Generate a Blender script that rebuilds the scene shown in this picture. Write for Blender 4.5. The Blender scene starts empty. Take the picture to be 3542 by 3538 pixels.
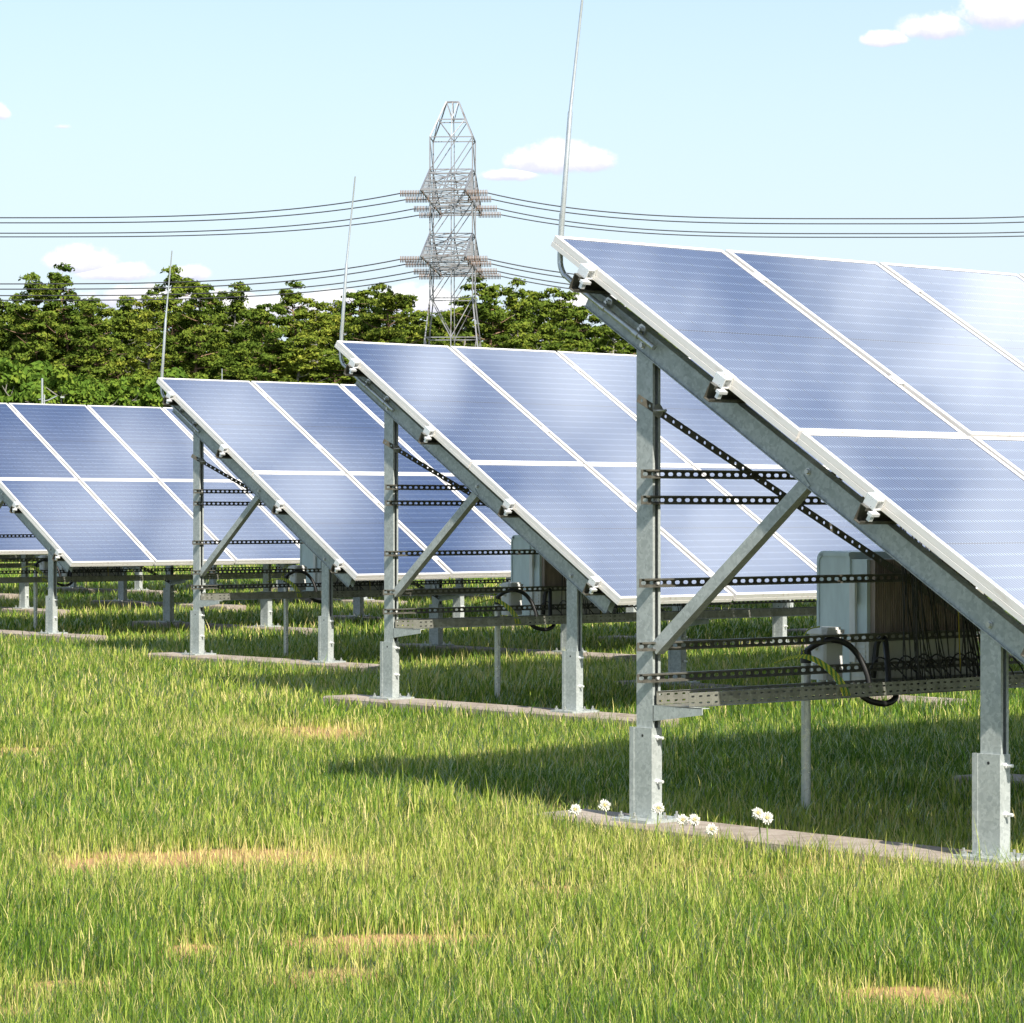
import bpy, bmesh, math, random
import numpy as np
from mathutils import Vector, Matrix, Quaternion
rad = math.radians
random.seed(7); rng = np.random.default_rng(11)
scn = bpy.context.scene
COL = scn.collection

# ------------------------------------------------------------------ helpers
def link(o):
    COL.objects.link(o); return o

def tag(o, label=None, cat=None, group=None, kind=None):
    if label: o['label'] = label
    if cat: o['category'] = cat
    if group: o['group'] = group
    if kind: o['kind'] = kind
    return o

class MB:
    """collects boxes, strips and tubes and links them as one mesh object"""
    def __init__(s): s.v = []; s.f = []; s.m = []; s.sm = []
    def add(s, vs, fs, mi=0, smooth=False):
        b = len(s.v); s.v += [tuple(v) for v in vs]
        for f in fs:
            s.f.append(tuple(b + i for i in f)); s.m.append(mi); s.sm.append(smooth)
    def box(s, x0, x1, y0, y1, z0, z1, mi=0):
        s.add([(x0,y0,z0),(x1,y0,z0),(x1,y1,z0),(x0,y1,z0),(x0,y0,z1),(x1,y0,z1),(x1,y1,z1),(x0,y1,z1)],
              [(0,3,2,1),(4,5,6,7),(0,1,5,4),(1,2,6,5),(2,3,7,6),(3,0,4,7)], mi)
    def cbox(s, x0, x1, y0, y1, z0, z1, ch, mi=0):
        """box with chamfered vertical edges (in x-y)"""
        p = [(x0+ch,y0),(x1-ch,y0),(x1,y0+ch),(x1,y1-ch),(x1-ch,y1),(x0+ch,y1),(x0,y1-ch),(x0,y0+ch)]
        s.prism(p, 'z', z0, z1, mi)
    def prism(s, pts, axis, a, b, mi=0, smooth=False):
        n = len(pts)
        def P(p, t):
            if axis == 'z': return (p[0], p[1], t)
            if axis == 'x': return (t, p[0], p[1])
            return (p[0], t, p[1])
        vs = [P(p, a) for p in pts] + [P(p, b) for p in pts]
        s.add(vs, [tuple(range(n))[::-1], tuple(range(n, 2*n))], mi)
        s.add(vs, [(i, (i+1) % n, n+(i+1) % n, n+i) for i in range(n)], mi, smooth)
    def tube(s, pts, r, n=8, mi=0, cap=True):
        pts = [Vector(p) for p in pts]; k = len(pts)
        rs = r if hasattr(r, '__len__') else [r]*k
        vs = []; up = None
        for i, p in enumerate(pts):
            d = (pts[min(i+1, k-1)] - pts[max(i-1, 0)]).normalized()
            if up is None:
                up = d.orthogonal().normalized()
            else:
                up = (up - d*up.dot(d)).normalized()
            w = d.cross(up)
            for j in range(n):
                a = 2*math.pi*j/n
                vs.append(p + (up*math.cos(a) + w*math.sin(a))*rs[i])
        fs = [(i*n+j, i*n+(j+1) % n, (i+1)*n+(j+1) % n, (i+1)*n+j) for i in range(k-1) for j in range(n)]
        s.add(vs, fs, mi, True)
        if cap:
            s.add(vs[:n], [tuple(range(n))[::-1]], mi); s.add(vs[-n:], [tuple(range(n))], mi)
    def bar(s, a, b, w, mi=0):
        s.tube([a, b], w*0.7071, 4, mi)
        for i in range(-10, 0): s.sm[i if i >= -len(s.sm) else 0] = False
    def strip(s, L, W, pitch, hw, hh, th, mapf, first=None, mi=0, stretch=0.5):
        """perforated sheet-metal strip: length L along a, width W along b, thickness th along t; mapf maps (a,b,t) to a point"""
        n = max(1, int(round(L/pitch))); pitch = L/n
        ohx, ohy = hw/2, hh/2; ins = ohx*stretch
        for i in range(n):
            c = (i+.5)*pitch; x0, x1 = i*pitch, (i+1)*pitch; y0, y1 = -W/2, W/2
            O = [(x0,y0),(c-ins,y0),(c+ins,y0),(x1,y0),(x1,y1),(c+ins,y1),(c-ins,y1),(x0,y1)]
            H = [(c-ohx,-ohy*.5),(c-ins,-ohy),(c+ins,-ohy),(c+ohx,-ohy*.5),(c+ohx,ohy*.5),(c+ins,ohy),(c-ins,ohy),(c-ohx,ohy*.5)]
            vs = [mapf(p[0],p[1],0) for p in O+H] + [mapf(p[0],p[1],th) for p in O+H]
            fs = []
            for j in range(8):
                k = (j+1) % 8
                fs.append((j, k, 8+k, 8+j)); fs.append((16+j, 24+j, 24+k, 16+k)); fs.append((8+j, 8+k, 24+k, 24+j))
                if j in (1, 0, 2): fs.append((j, 16+j, 16+k, k))
                if j in (4, 5, 6): fs.append((j, 16+j, 16+k, k))
                if j == 3 and i == n-1: fs.append((j, 16+j, 16+k, k))
                if j == 7 and i == 0: fs.append((j, 16+j, 16+k, k))
            s.add(vs, fs, mi)
    def mesh(s, name, mats):
        me = bpy.data.meshes.new(name); me.from_pydata(s.v, [], s.f)
        for m in (mats if isinstance(mats, (list, tuple)) else [mats]): me.materials.append(m)
        me.polygons.foreach_set('material_index', s.m); me.polygons.foreach_set('use_smooth', s.sm)
        me.update(); return me
    def build(s, name, mats, parent=None, loc=None, rot=None):
        o = bpy.data.objects.new(name, s.mesh(name, mats)); link(o)
        if parent is not None: o.parent = parent
        if loc: o.location = loc
        if rot: o.rotation_euler = rot
        return o

def inst(name, me, parent=None, loc=None, rot=None):
    o = bpy.data.objects.new(name, me); link(o)
    if parent is not None: o.parent = parent
    if loc: o.location = loc
    if rot: o.rotation_euler = rot
    return o

def empty(name, loc=(0,0,0), rz=0):
    o = bpy.data.objects.new(name, None); link(o); o.location = loc; o.rotation_euler = (0,0,rz)
    o.empty_display_size = .2; return o

def children(o):
    return list(o.children)

def copy_tree(o, parent=None):
    c = o.copy(); COL.objects.link(c)
    if parent is not None: c.parent = parent
    for ch in children(o): copy_tree(ch, c)
    return c

def smooth_path(pts, k=6):
    pts = [Vector(p) for p in pts]; out = []
    for i in range(len(pts)-1):
        p0 = pts[max(i-1,0)]; p1 = pts[i]; p2 = pts[i+1]; p3 = pts[min(i+2,len(pts)-1)]
        for j in range(k):
            t = j/k
            out.append(0.5*((2*p1)+(-p0+p2)*t+(2*p0-5*p1+4*p2-p3)*t*t+(-p0+3*p1-3*p2+p3)*t**3))
    out.append(pts[-1]); return out

# ------------------------------------------------------------------ materials
class NT:
    def __init__(s, tree): s.t = tree; s.n = tree.nodes; s.l = tree.links
    def new(s, typ, **kw):
        n = s.n.new(typ)
        for k, v in kw.items(): setattr(n, k, v)
        return n
    def set(s, n, **kw):
        for k, v in kw.items():
            k = k.replace('_', ' ')
            n.inputs[k].default_value = v
        return n
    def link(s, a, b): s.l.new(a, b)
    def val(s, x, sock):
        if isinstance(x, (int, float)): sock.default_value = x
        elif isinstance(x, (tuple, list)): sock.default_value = x
        else: s.l.new(x, sock)
    def math(s, op, a, b=0.0, c=None, clamp=False):
        n = s.new('ShaderNodeMath', operation=op, use_clamp=clamp)
        s.val(a, n.inputs[0]); s.val(b, n.inputs[1])
        if c is not None: s.val(c, n.inputs[2])
        return n.outputs[0]
    def mix(s, f, a, b):
        n = s.new('ShaderNodeMix', data_type='RGBA')
        s.val(f, n.inputs[0]); s.val(a, n.inputs[6]); s.val(b, n.inputs[7]); return n.outputs[2]
    def mrange(s, x, a, b, c=0.0, d=1.0, smooth=True):
        n = s.new('ShaderNodeMapRange', interpolation_type='SMOOTHSTEP' if smooth else 'LINEAR')
        s.val(x, n.inputs[0]); s.val(a, n.inputs[1]); s.val(b, n.inputs[2]); s.val(c, n.inputs[3]); s.val(d, n.inputs[4])
        return n.outputs[0]
    def noise(s, vec, scale, detail=4, rough=.55, out=0):
        n = s.new('ShaderNodeTexNoise'); n.inputs['Scale'].default_value = scale
        n.inputs['Detail'].default_value = detail; n.inputs['Roughness'].default_value = rough
        if vec is not None: s.l.new(vec, n.inputs['Vector'])
        return n.outputs[out]
    def coord(s, which='Object'):
        return s.new('ShaderNodeTexCoord').outputs[which]
    def mapping(s, vec, scale=(1,1,1), loc=(0,0,0)):
        n = s.new('ShaderNodeMapping'); s.l.new(vec, n.inputs[0]); n.inputs['Scale'].default_value = scale
        n.inputs['Location'].default_value = loc; return n.outputs[0]

def mat(name, color=(.5,.5,.5), rough=.5, metal=0.0, spec=.5):
    m = bpy.data.materials.new(name); m.use_nodes = True; nt = NT(m.node_tree)
    b = m.node_tree.nodes['Principled BSDF']
    b.inputs['Base Color'].default_value = (*color, 1); b.inputs['Roughness'].default_value = rough
    b.inputs['Metallic'].default_value = metal; b.inputs['Specular IOR Level'].default_value = spec
    return m, nt, b

def galvanised(name, c0, c1, metal=.5, rough=.45, scale=28, dirt=(.35,.30,.22)):
    m, nt, b = mat(name, c0, rough, metal)
    oc = nt.coord('Object')
    v = nt.new('ShaderNodeTexVoronoi'); v.inputs['Scale'].default_value = scale
    wob = nt.new('ShaderNodeVectorMath', operation='MULTIPLY_ADD')
    nn = nt.noise(oc, 30, 3, out=1)
    nt.link(nn, wob.inputs[0]); wob.inputs[1].default_value = (.05,.05,.05); nt.link(oc, wob.inputs[2])
    nt.link(wob.outputs[0], v.inputs['Vector'])
    sep = nt.new('ShaderNodeSeparateColor'); nt.link(v.outputs['Color'], sep.inputs[0])
    n1 = nt.noise(oc, 7, 5)
    f = nt.math('ADD', nt.math('MULTIPLY', sep.outputs[0], .55), nt.math('MULTIPLY', n1, .6))
    f = nt.mrange(f, .25, .95, 0, 1, False)
    col = nt.mix(f, (*c0,1), (*c1,1))
    st = nt.mapping(oc, (14,14,1.2))
    n2 = nt.mrange(nt.noise(st, 2.2, 6, .65), .60, .80, 0, .40)
    col = nt.mix(n2, col, (*dirt,1))
    pits = nt.mrange(nt.noise(oc, 160, 2), .70, .76, 0, .55)
    col = nt.mix(pits, col, (c0[0]*.35, c0[1]*.35, c0[2]*.33, 1))
    nt.link(col, b.inputs['Base Color'])
    r = nt.mrange(f, 0, 1, rough+.08, rough-.08, False); nt.link(r, b.inputs['Roughness'])
    bp = nt.new('ShaderNodeBump'); bp.inputs['Strength'].default_value = .15; bp.inputs['Distance'].default_value = .002
    nt.link(n1, bp.inputs['Height']); nt.link(bp.outputs[0], b.inputs['Normal'])
    return m

M = {}
M['galv'] = galvanised('galvanised_steel', (.33,.36,.345), (.50,.53,.51), .35, .5, 70)
M['galv_plain'] = galvanised('galvanised_tube', (.46,.48,.47), (.62,.63,.62), .7, .32, 60)
M['zinc_shaded'] = galvanised('zinc_with_shade', (.095,.090,.074), (.17,.165,.14), .45, .42, 40, (.08,.065,.04))  # galvanised steel with the shade under the panels darkened into its colour
M['tray'] = galvanised('tray_steel', (.22,.22,.185), (.34,.335,.29), .55, .38, 30, (.18,.15,.09))

def make_alu():
    m, nt, b = mat('anodised_aluminium', (.74,.71,.67), .42, .25)
    oc = nt.coord('Object')
    st = nt.mapping(oc, (30,3,30)); n = nt.noise(st, 1.5, 5, .6)
    f = nt.mrange(n, .52, .78, 0, .55)
    col = nt.mix(f, (.78,.755,.72,1), (.46,.36,.27,1))
    nt.link(col, b.inputs['Base Color']); return m
M['alu'] = make_alu()
m, nt, b = mat('clamp_aluminium', (.86,.86,.85), .28, .55); M['clamp'] = m
n = nt.noise(nt.coord(), 45, 4); nt.link(nt.mrange(n, .3, .7, .2, .45), b.inputs['Roughness'])
m, nt, b = mat('backsheet', (.55,.56,.57), .6); M['back'] = m
n = nt.noise(nt.coord(), 3, 4); nt.link(nt.mix(n, (.46,.47,.48,1), (.62,.63,.64,1)), b.inputs['Base Color'])
m, nt, b = mat('bolt_zinc', (.55,.56,.55), .3, .85); M['bolt'] = m
n = nt.noise(nt.coord(), 120, 2); nt.link(nt.mix(n, (.42,.43,.42,1), (.68,.68,.66,1)), b.inputs['Base Color'])
m, nt, b = mat('black_rubber', (.012,.012,.013), .38); M['rubber'] = m
n = nt.noise(nt.coord(), 30, 3); nt.link(nt.mix(n, (.008,.008,.009,1), (.03,.029,.027,1)), b.inputs['Base Color'])
m, nt, b = mat('earth_cable', (.5,.5,.05), .45); M['earth'] = m
w = nt.new('ShaderNodeTexWave'); w.inputs['Scale'].default_value = 40; nt.link(nt.coord(), w.inputs[0])
nt.link(nt.mix(nt.mrange(w.outputs['Fac'], .45, .55), (.10,.26,.04,1), (.72,.66,.05,1)), b.inputs['Base Color'])
m, nt, b = mat('yellow_cable', (.62,.50,.03), .45); M['yellow'] = m
n = nt.noise(nt.coord(), 12, 3); nt.link(nt.mix(n, (.42,.32,.02,1), (.68,.56,.05,1)), b.inputs['Base Color'])

def painted(name, c, rough=.42, d=.12):
    m, nt, b = mat(name, c, rough)
    oc = nt.coord(); n = nt.noise(nt.mapping(oc, (6,6,1.5)), 2.5, 6, .6)
    f = nt.mrange(n, .35, .75)
    nt.link(nt.mix(f, (c[0]*(1-d), c[1]*(1-d), c[2]*(1-d), 1), (min(1,c[0]*(1+d*.4)), min(1,c[1]*(1+d*.4)), min(1,c[2]*(1+d*.4)), 1)), b.inputs['Base Color'])
    return m
M['inv'] = painted('inverter_paint', (.62,.72,.73), .38)
M['inv_warm'] = painted('inverter_lower_paint', (.74,.73,.66), .45)
M['box'] = painted('white_plastic', (.74,.74,.71), .4)
M['fin'] = painted('heat_sink', (.42,.33,.27), .45, .3)
M['dark'] = painted('hole_shade', (.02,.02,.02), .6)  # black of a flat disc, painting the shade inside the bolt hole

def make_concrete():
    m, nt, b = mat('concrete', (.28,.24,.20), .85)
    oc = nt.coord(); n = nt.noise(oc, 9, 8, .65); n2 = nt.noise(oc, 90, 3)
    c = nt.mix(nt.mrange(n, .3, .7), (.22,.175,.135,1), (.38,.325,.27,1))
    c = nt.mix(nt.mrange(n2, .58, .75, 0, .5), c, (.2,.17,.14,1)); nt.link(c, b.inputs['Base Color'])
    bp = nt.new('ShaderNodeBump'); bp.inputs['Strength'].default_value = .5; bp.inputs['Distance'].default_value = .006
    nt.link(n2, bp.inputs['Height']); nt.link(bp.outputs[0], b.inputs['Normal']); return m
M['concrete'] = make_concrete()

# --- photovoltaic glass: 6 cells across, 20 half cells along, ten ribbons per cell
PW, PL, PG, PGM = 1.0, 1.6395, .0252, .013
TAU = rad(31.2)
def make_cells():
    m, nt, b = mat('photovoltaic_glass', (.02,.035,.11), .5)
    oc = nt.coord('Object')
    sp = nt.new('ShaderNodeSeparateXYZ'); nt.link(oc, sp.inputs[0])
    x = nt.math('SUBTRACT', sp.outputs[0], .026); y = nt.math('ADD', sp.outputs[1], PL-.026)   # 0..0.948 , 0..1.588
    wx = .948; wy = PL-.052
    inx = nt.math('MULTIPLY', nt.math('GREATER_THAN', x, 0.0), nt.math('LESS_THAN', x, wx))
    iny = nt.math('MULTIPLY', nt.math('GREATER_THAN', y, 0.0), nt.math('LESS_THAN', y, wy))
    inside = nt.math('MULTIPLY', inx, iny)
    def tri(c, pitch, off=0.0):      # distance to nearest line of that pitch
        q = nt.math('DIVIDE', nt.math('ADD', c, off), pitch); fr = nt.math('FRACT', q)
        return nt.math('MULTIPLY', nt.math('SUBTRACT', .5, nt.math('ABSOLUTE', nt.math('SUBTRACT', fr, .5))), pitch)
    cx = wx/6; cy = wy/20
    bus = nt.mrange(tri(x, cx/10, cx/20), .0013, .0022, 1, 0)
    vgap = nt.mrange(tri(x, cx), .0012, .0026, 1, 0)
    hgap = nt.mrange(tri(y, cy), .0014, .0032, 1, 0)
    hthin = nt.mrange(tri(y, cy/6, cy/12), .0006, .0020, 1, 0)
    mid = nt.mrange(nt.math('ABSOLUTE', nt.math('SUBTRACT', y, wy/2)), .004, .0065, 1, 0)
    node = nt.math('MULTIPLY', nt.mrange(tri(x, cx), .006, .010, 1, 0), nt.mrange(tri(y, cy), .005, .008, 1, 0))
    rnd = nt.new('ShaderNodeObjectInfo').outputs['Random']
    n = nt.noise(oc, 2.0, 4)
    base = nt.mix(nt.math('ADD', nt.math('MULTIPLY', rnd, .5), nt.math('MULTIPLY', n, .5)), (.0095,.0235,.080,1), (.0135,.033,.102,1))
    c = nt.mix(nt.math('MULTIPLY', hthin, .35), base, (.010,.016,.05,1))
    c = nt.mix(nt.math('MULTIPLY', vgap, .75), c, (.007,.011,.036,1))
    c = nt.mix(nt.math('MULTIPLY', hgap, .55), c, (.008,.013,.045,1))
    c = nt.mix(nt.math('MULTIPLY', node, .8), c, (.006,.010,.03,1))
    ribbon = nt.math('MULTIPLY', bus, nt.math('ADD', .36, nt.math('MULTIPLY', nt.mrange(tri(y, cy), .006, .010, 1, 0), .64)))  # ribbon pattern, paler where it crosses the cell gaps
    c = nt.mix(nt.math('MULTIPLY', ribbon, .85), c, (.27,.36,.52,1))
    c = nt.mix(mid, c, (.009,.014,.045,1))
    c = nt.mix(inside, (.012,.02,.065,1), c)
    nt.link(c, b.inputs['Base Color'])
    b.inputs['Specular IOR Level'].default_value = .2; b.inputs['Roughness'].default_value = .5
    b.inputs['Coat Weight'].default_value = 1.0; b.inputs['Coat Roughness'].default_value = .035; b.inputs['Coat IOR'].default_value = 1.5
    return m
M['cells'] = make_cells()

# ------------------------------------------------------------------ one solar array in its own frame
# x runs along the row (u), y = -c (c towards the low front edge), z up; H = height of the top edge
H = 2.50
TH = .0600                                     # top of concrete
CT, ST = math.cos(TAU), math.sin(TAU)
def sl(u, s, n): return (u, -(s*CT + n*ST), H - s*ST + n*CT)      # slope coordinates -> array frame

def frame_mesh():
    mb = MB()
    w = .022
    for z0, z1, e in ((-.025, 0, 0), (-.049, -.0285, .0015)):
        mb.box(-e, PW+e, -w, e, z0, z1); mb.box(-e, PW+e, -PL-e, -PL+w, z0, z1)
        mb.box(-e, w, -PL+w, -w, z0, z1); mb.box(PW-w, PW+e, -PL+w, -w, z0, z1)
    mb.box(.003, PW-.003, -w, -.003, -.0285, -.025); mb.box(.003, PW-.003, -PL+.003, -PL+w, -.0285, -.025)
    mb.box(.003, w, -PL+w, -w, -.0285, -.025); mb.box(PW-w, PW-.003, -PL+w, -w, -.0285, -.025)
    return mb.mesh('panel_frame', M['alu'])
def cell_mesh():
    mb = MB(); a, z = .021, -.0022
    mb.add([(a,-PL+a,z),(PW-a,-PL+a,z),(PW-a,-a,z),(a,-a,z)], [(0,1,2,3)], 0)
    mb.add([(a,-PL+a,z-.006),(PW-a,-PL+a,z-.006),(PW-a,-a,z-.006),(a,-a,z-.006)], [(3,2,1,0)], 1)
    mb.box(PW/2-.06, PW/2+.06, -.16, -.10, z-.028, z-.0065, 2)
    return mb.mesh('solar_panel', [M['cells'], M['back'], M['rubber']])
ME_FRAME, ME_CELL = frame_mesh(), cell_mesh()

def c_post_mesh(h):                             # lipped channel, open side to the front (-y)
    t = .0032; w, d = .045, .096
    p = [(0,0),(w,0),(w,-d),(w-.013,-d),(w-.013,-d+t),(w-t,-d+t),(w-t,-t),(t,-t),(t,-d+t),(.013,-d+t),(.013,-d),(0,-d)]
    mb = MB(); n = len(p)
    h0, h1 = h
    vs = [(x,y,h0) for x,y in p] + [(x,y,h1 + y*math.tan(TAU)) for x,y in p]
    mb.add(vs, [(i, n+i, n+(i+1) % n, (i+1) % n) for i in range(n)])
    # top cap pieces
    return mb
def slope_under(c):                             # height of the rafter underside at distance c
    s = (c - .216*-ST*-1)/CT if False else None
    # underside n=-0.216: c = s*CT + n*ST ; h = H - s*ST + n*CT
    n = -.214; s = (c - n*ST)/CT
    return H - s*ST + n*CT

def hexbolt(mb, p, axis, r, h, mi=0):
    pts = [(r*math.cos(math.pi*k/3), r*math.sin(math.pi*k/3)) for k in range(6)]
    x, y, z = p
    if axis == 'z': mb.prism([(x+a, y+b) for a, b in pts], 'z', z, z+h, mi)
    if axis == '-x': mb.prism([(y+a, z+b) for a, b in pts], 'x', x-h, x, mi)
    if axis == '-y': mb.prism([(x+a, z+b) for a, b in pts], 'y', y-h, y, mi)

def sleeve_mesh(top):
    mb = MB()
    mb.box(-.010, .049, -.100, .004, .012, top)
    mb.box(-.012, -.004, .004, .030, .012, top)      # folded flange at the back
    return mb

RAFTER_LEN = (.22, 3.142)
def rafter_mesh():
    # hat section: open below, small lips outwards; slope frame (x=u, y=-s, z=n)
    mb = MB(); t = .003; w = .050; z0, z1 = -.2135, -.1235; y0, y1 = -RAFTER_LEN[1], -RAFTER_LEN[0]
    p = [(0-.011,z0),(0,z0),(t,z0),(t,z1-t),(w-t,z1-t),(w-t,z0),(w+.011,z0),(w+.011,z0+t),(w,z0+t),(w,z1),(0,z1),(0,z0+t),(-.011,z0+t)]
    n = len(p)
    vs = [(x,y0,z) for x,z in p] + [(x,y1,z) for x,z in p]
    mb.add(vs, [(i,(i+1)%n,n+(i+1)%n,n+i) for i in range(n)])
    return mb

def purlin_mesh(L):
    # lipped channel, web up-slope, open down-slope
    mb = MB(); t = .0028; d = .036; z0, z1 = -.1230, -.0505; lip = .014
    p = [(0,z0),(0,z1),(-d,z1),(-d,z1-lip),(-d+t,z1-lip),(-d+t,z1-t),(-t,z1-t),(-t,z0+t),(-d+t,z0+t),(-d+t,z0+lip),(-d,z0+lip),(-d,z0)]
    n = len(p)
    vs = [(-.060,y,z) for y,z in p] + [(L,y,z) for y,z in p]
    mb.add(vs, [(i,n+i,n+(i+1)%n,(i+1)%n) for i in range(n)])
    mb.add([vs[i] for i in range(n)], [(0,1,6,7),(1,2,5,6),(2,3,4,5),(0,7,8,11),(8,9,10,11)])
    return mb

def strut_mesh(L):
    mb = MB(); w = .036; t = .002
    mb.strip(L, w, .0485, .0285, .0150, t, lambda a,b,tt: (a, -.0005-tt, b), stretch=.55)
    mb.box(.012, L, -.0215, -.0026, w/2-t, w/2+.0004); mb.box(.012, L, -.0215, -.0026, -w/2-.0004, -w/2+t)
    mb.box(.012, L, -.0215, -.0195, w/2-t-.005, w/2-t); mb.box(.012, L, -.0215, -.0195, -w/2+t, -w/2+t+.005)
    return mb

def tray_mesh(L):
    mb = MB(); hh = .058; t = .0016
    for yy, sgn in ((0, 1), (-.188, 1)):
        for zc in (hh*.27, hh*.73):
            mb.strip(L, hh*.46, .045, .019, .0075, t, lambda a,b,tt: (a, yy-tt, zc+b), stretch=.8)
        mb.box(0, L, yy-.0075 if yy == 0 else yy-t, yy if yy == 0 else yy+.006, hh*.96, hh*.96+.0016)
    mb.box(0, L, -.188-t, 0, -.0018, 0.0004)
    return mb

def end_clamp_mesh():
    mb = MB()
    # stepped extrusion gripping the frame edge; x<0 is outside the panel; hollow seen from below
    mb.box(-.046, -.0025, -.030, .030, -.050, -.046)
    mb.box(-.046, -.041, -.030, .030, -.0458, -.006); mb.box(-.0075, -.0025, -.030, .030, -.0458, .003)
    mb.box(-.0408, -.0077, -.030, .030, -.011, -.006); mb.box(-.0408, -.0077, .004, .030, -.0455, -.0112)
    mb.box(-.0024, .013, -.030, .030, .0008, .0045); mb.box(-.0125, -.0076, -.030, .030, -.0058, .0045)
    mb.box(-.075, -.030, -.055, -.031, -.062, -.050); mb.box(-.070, -.050, -.050, -.034, -.085, -.0622)
    hexbolt(mb, (-.026, 0, -.006), 'z', .0095, .010)
    return mb
def mid_clamp_mesh():
    mb = MB(); g = PG
    mb.box(-.010, g+.010, -.032, .032, .0008, .0050); mb.box(.003, g-.003, -.030, .030, -.048, .0006)
    hexbolt(mb, (g/2, 0, .0050), 'z', .008, .006)
    return mb

C_BACK, C_FRONT = .390, 2.217
PAIR = 2.74
S_PURLIN = (.247, 1.170, 2.101, 3.035)
RAILS = ((1.491, .030), (1.384, .030), (1.043, .020), (.782, .008), (.652, .008))
SLEEVE_TOP = .40
SHARE = {}
def shared(key, fn, mats, name):
    if key not in SHARE: SHARE[key] = fn().mesh(name, mats)
    return SHARE[key]

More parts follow.
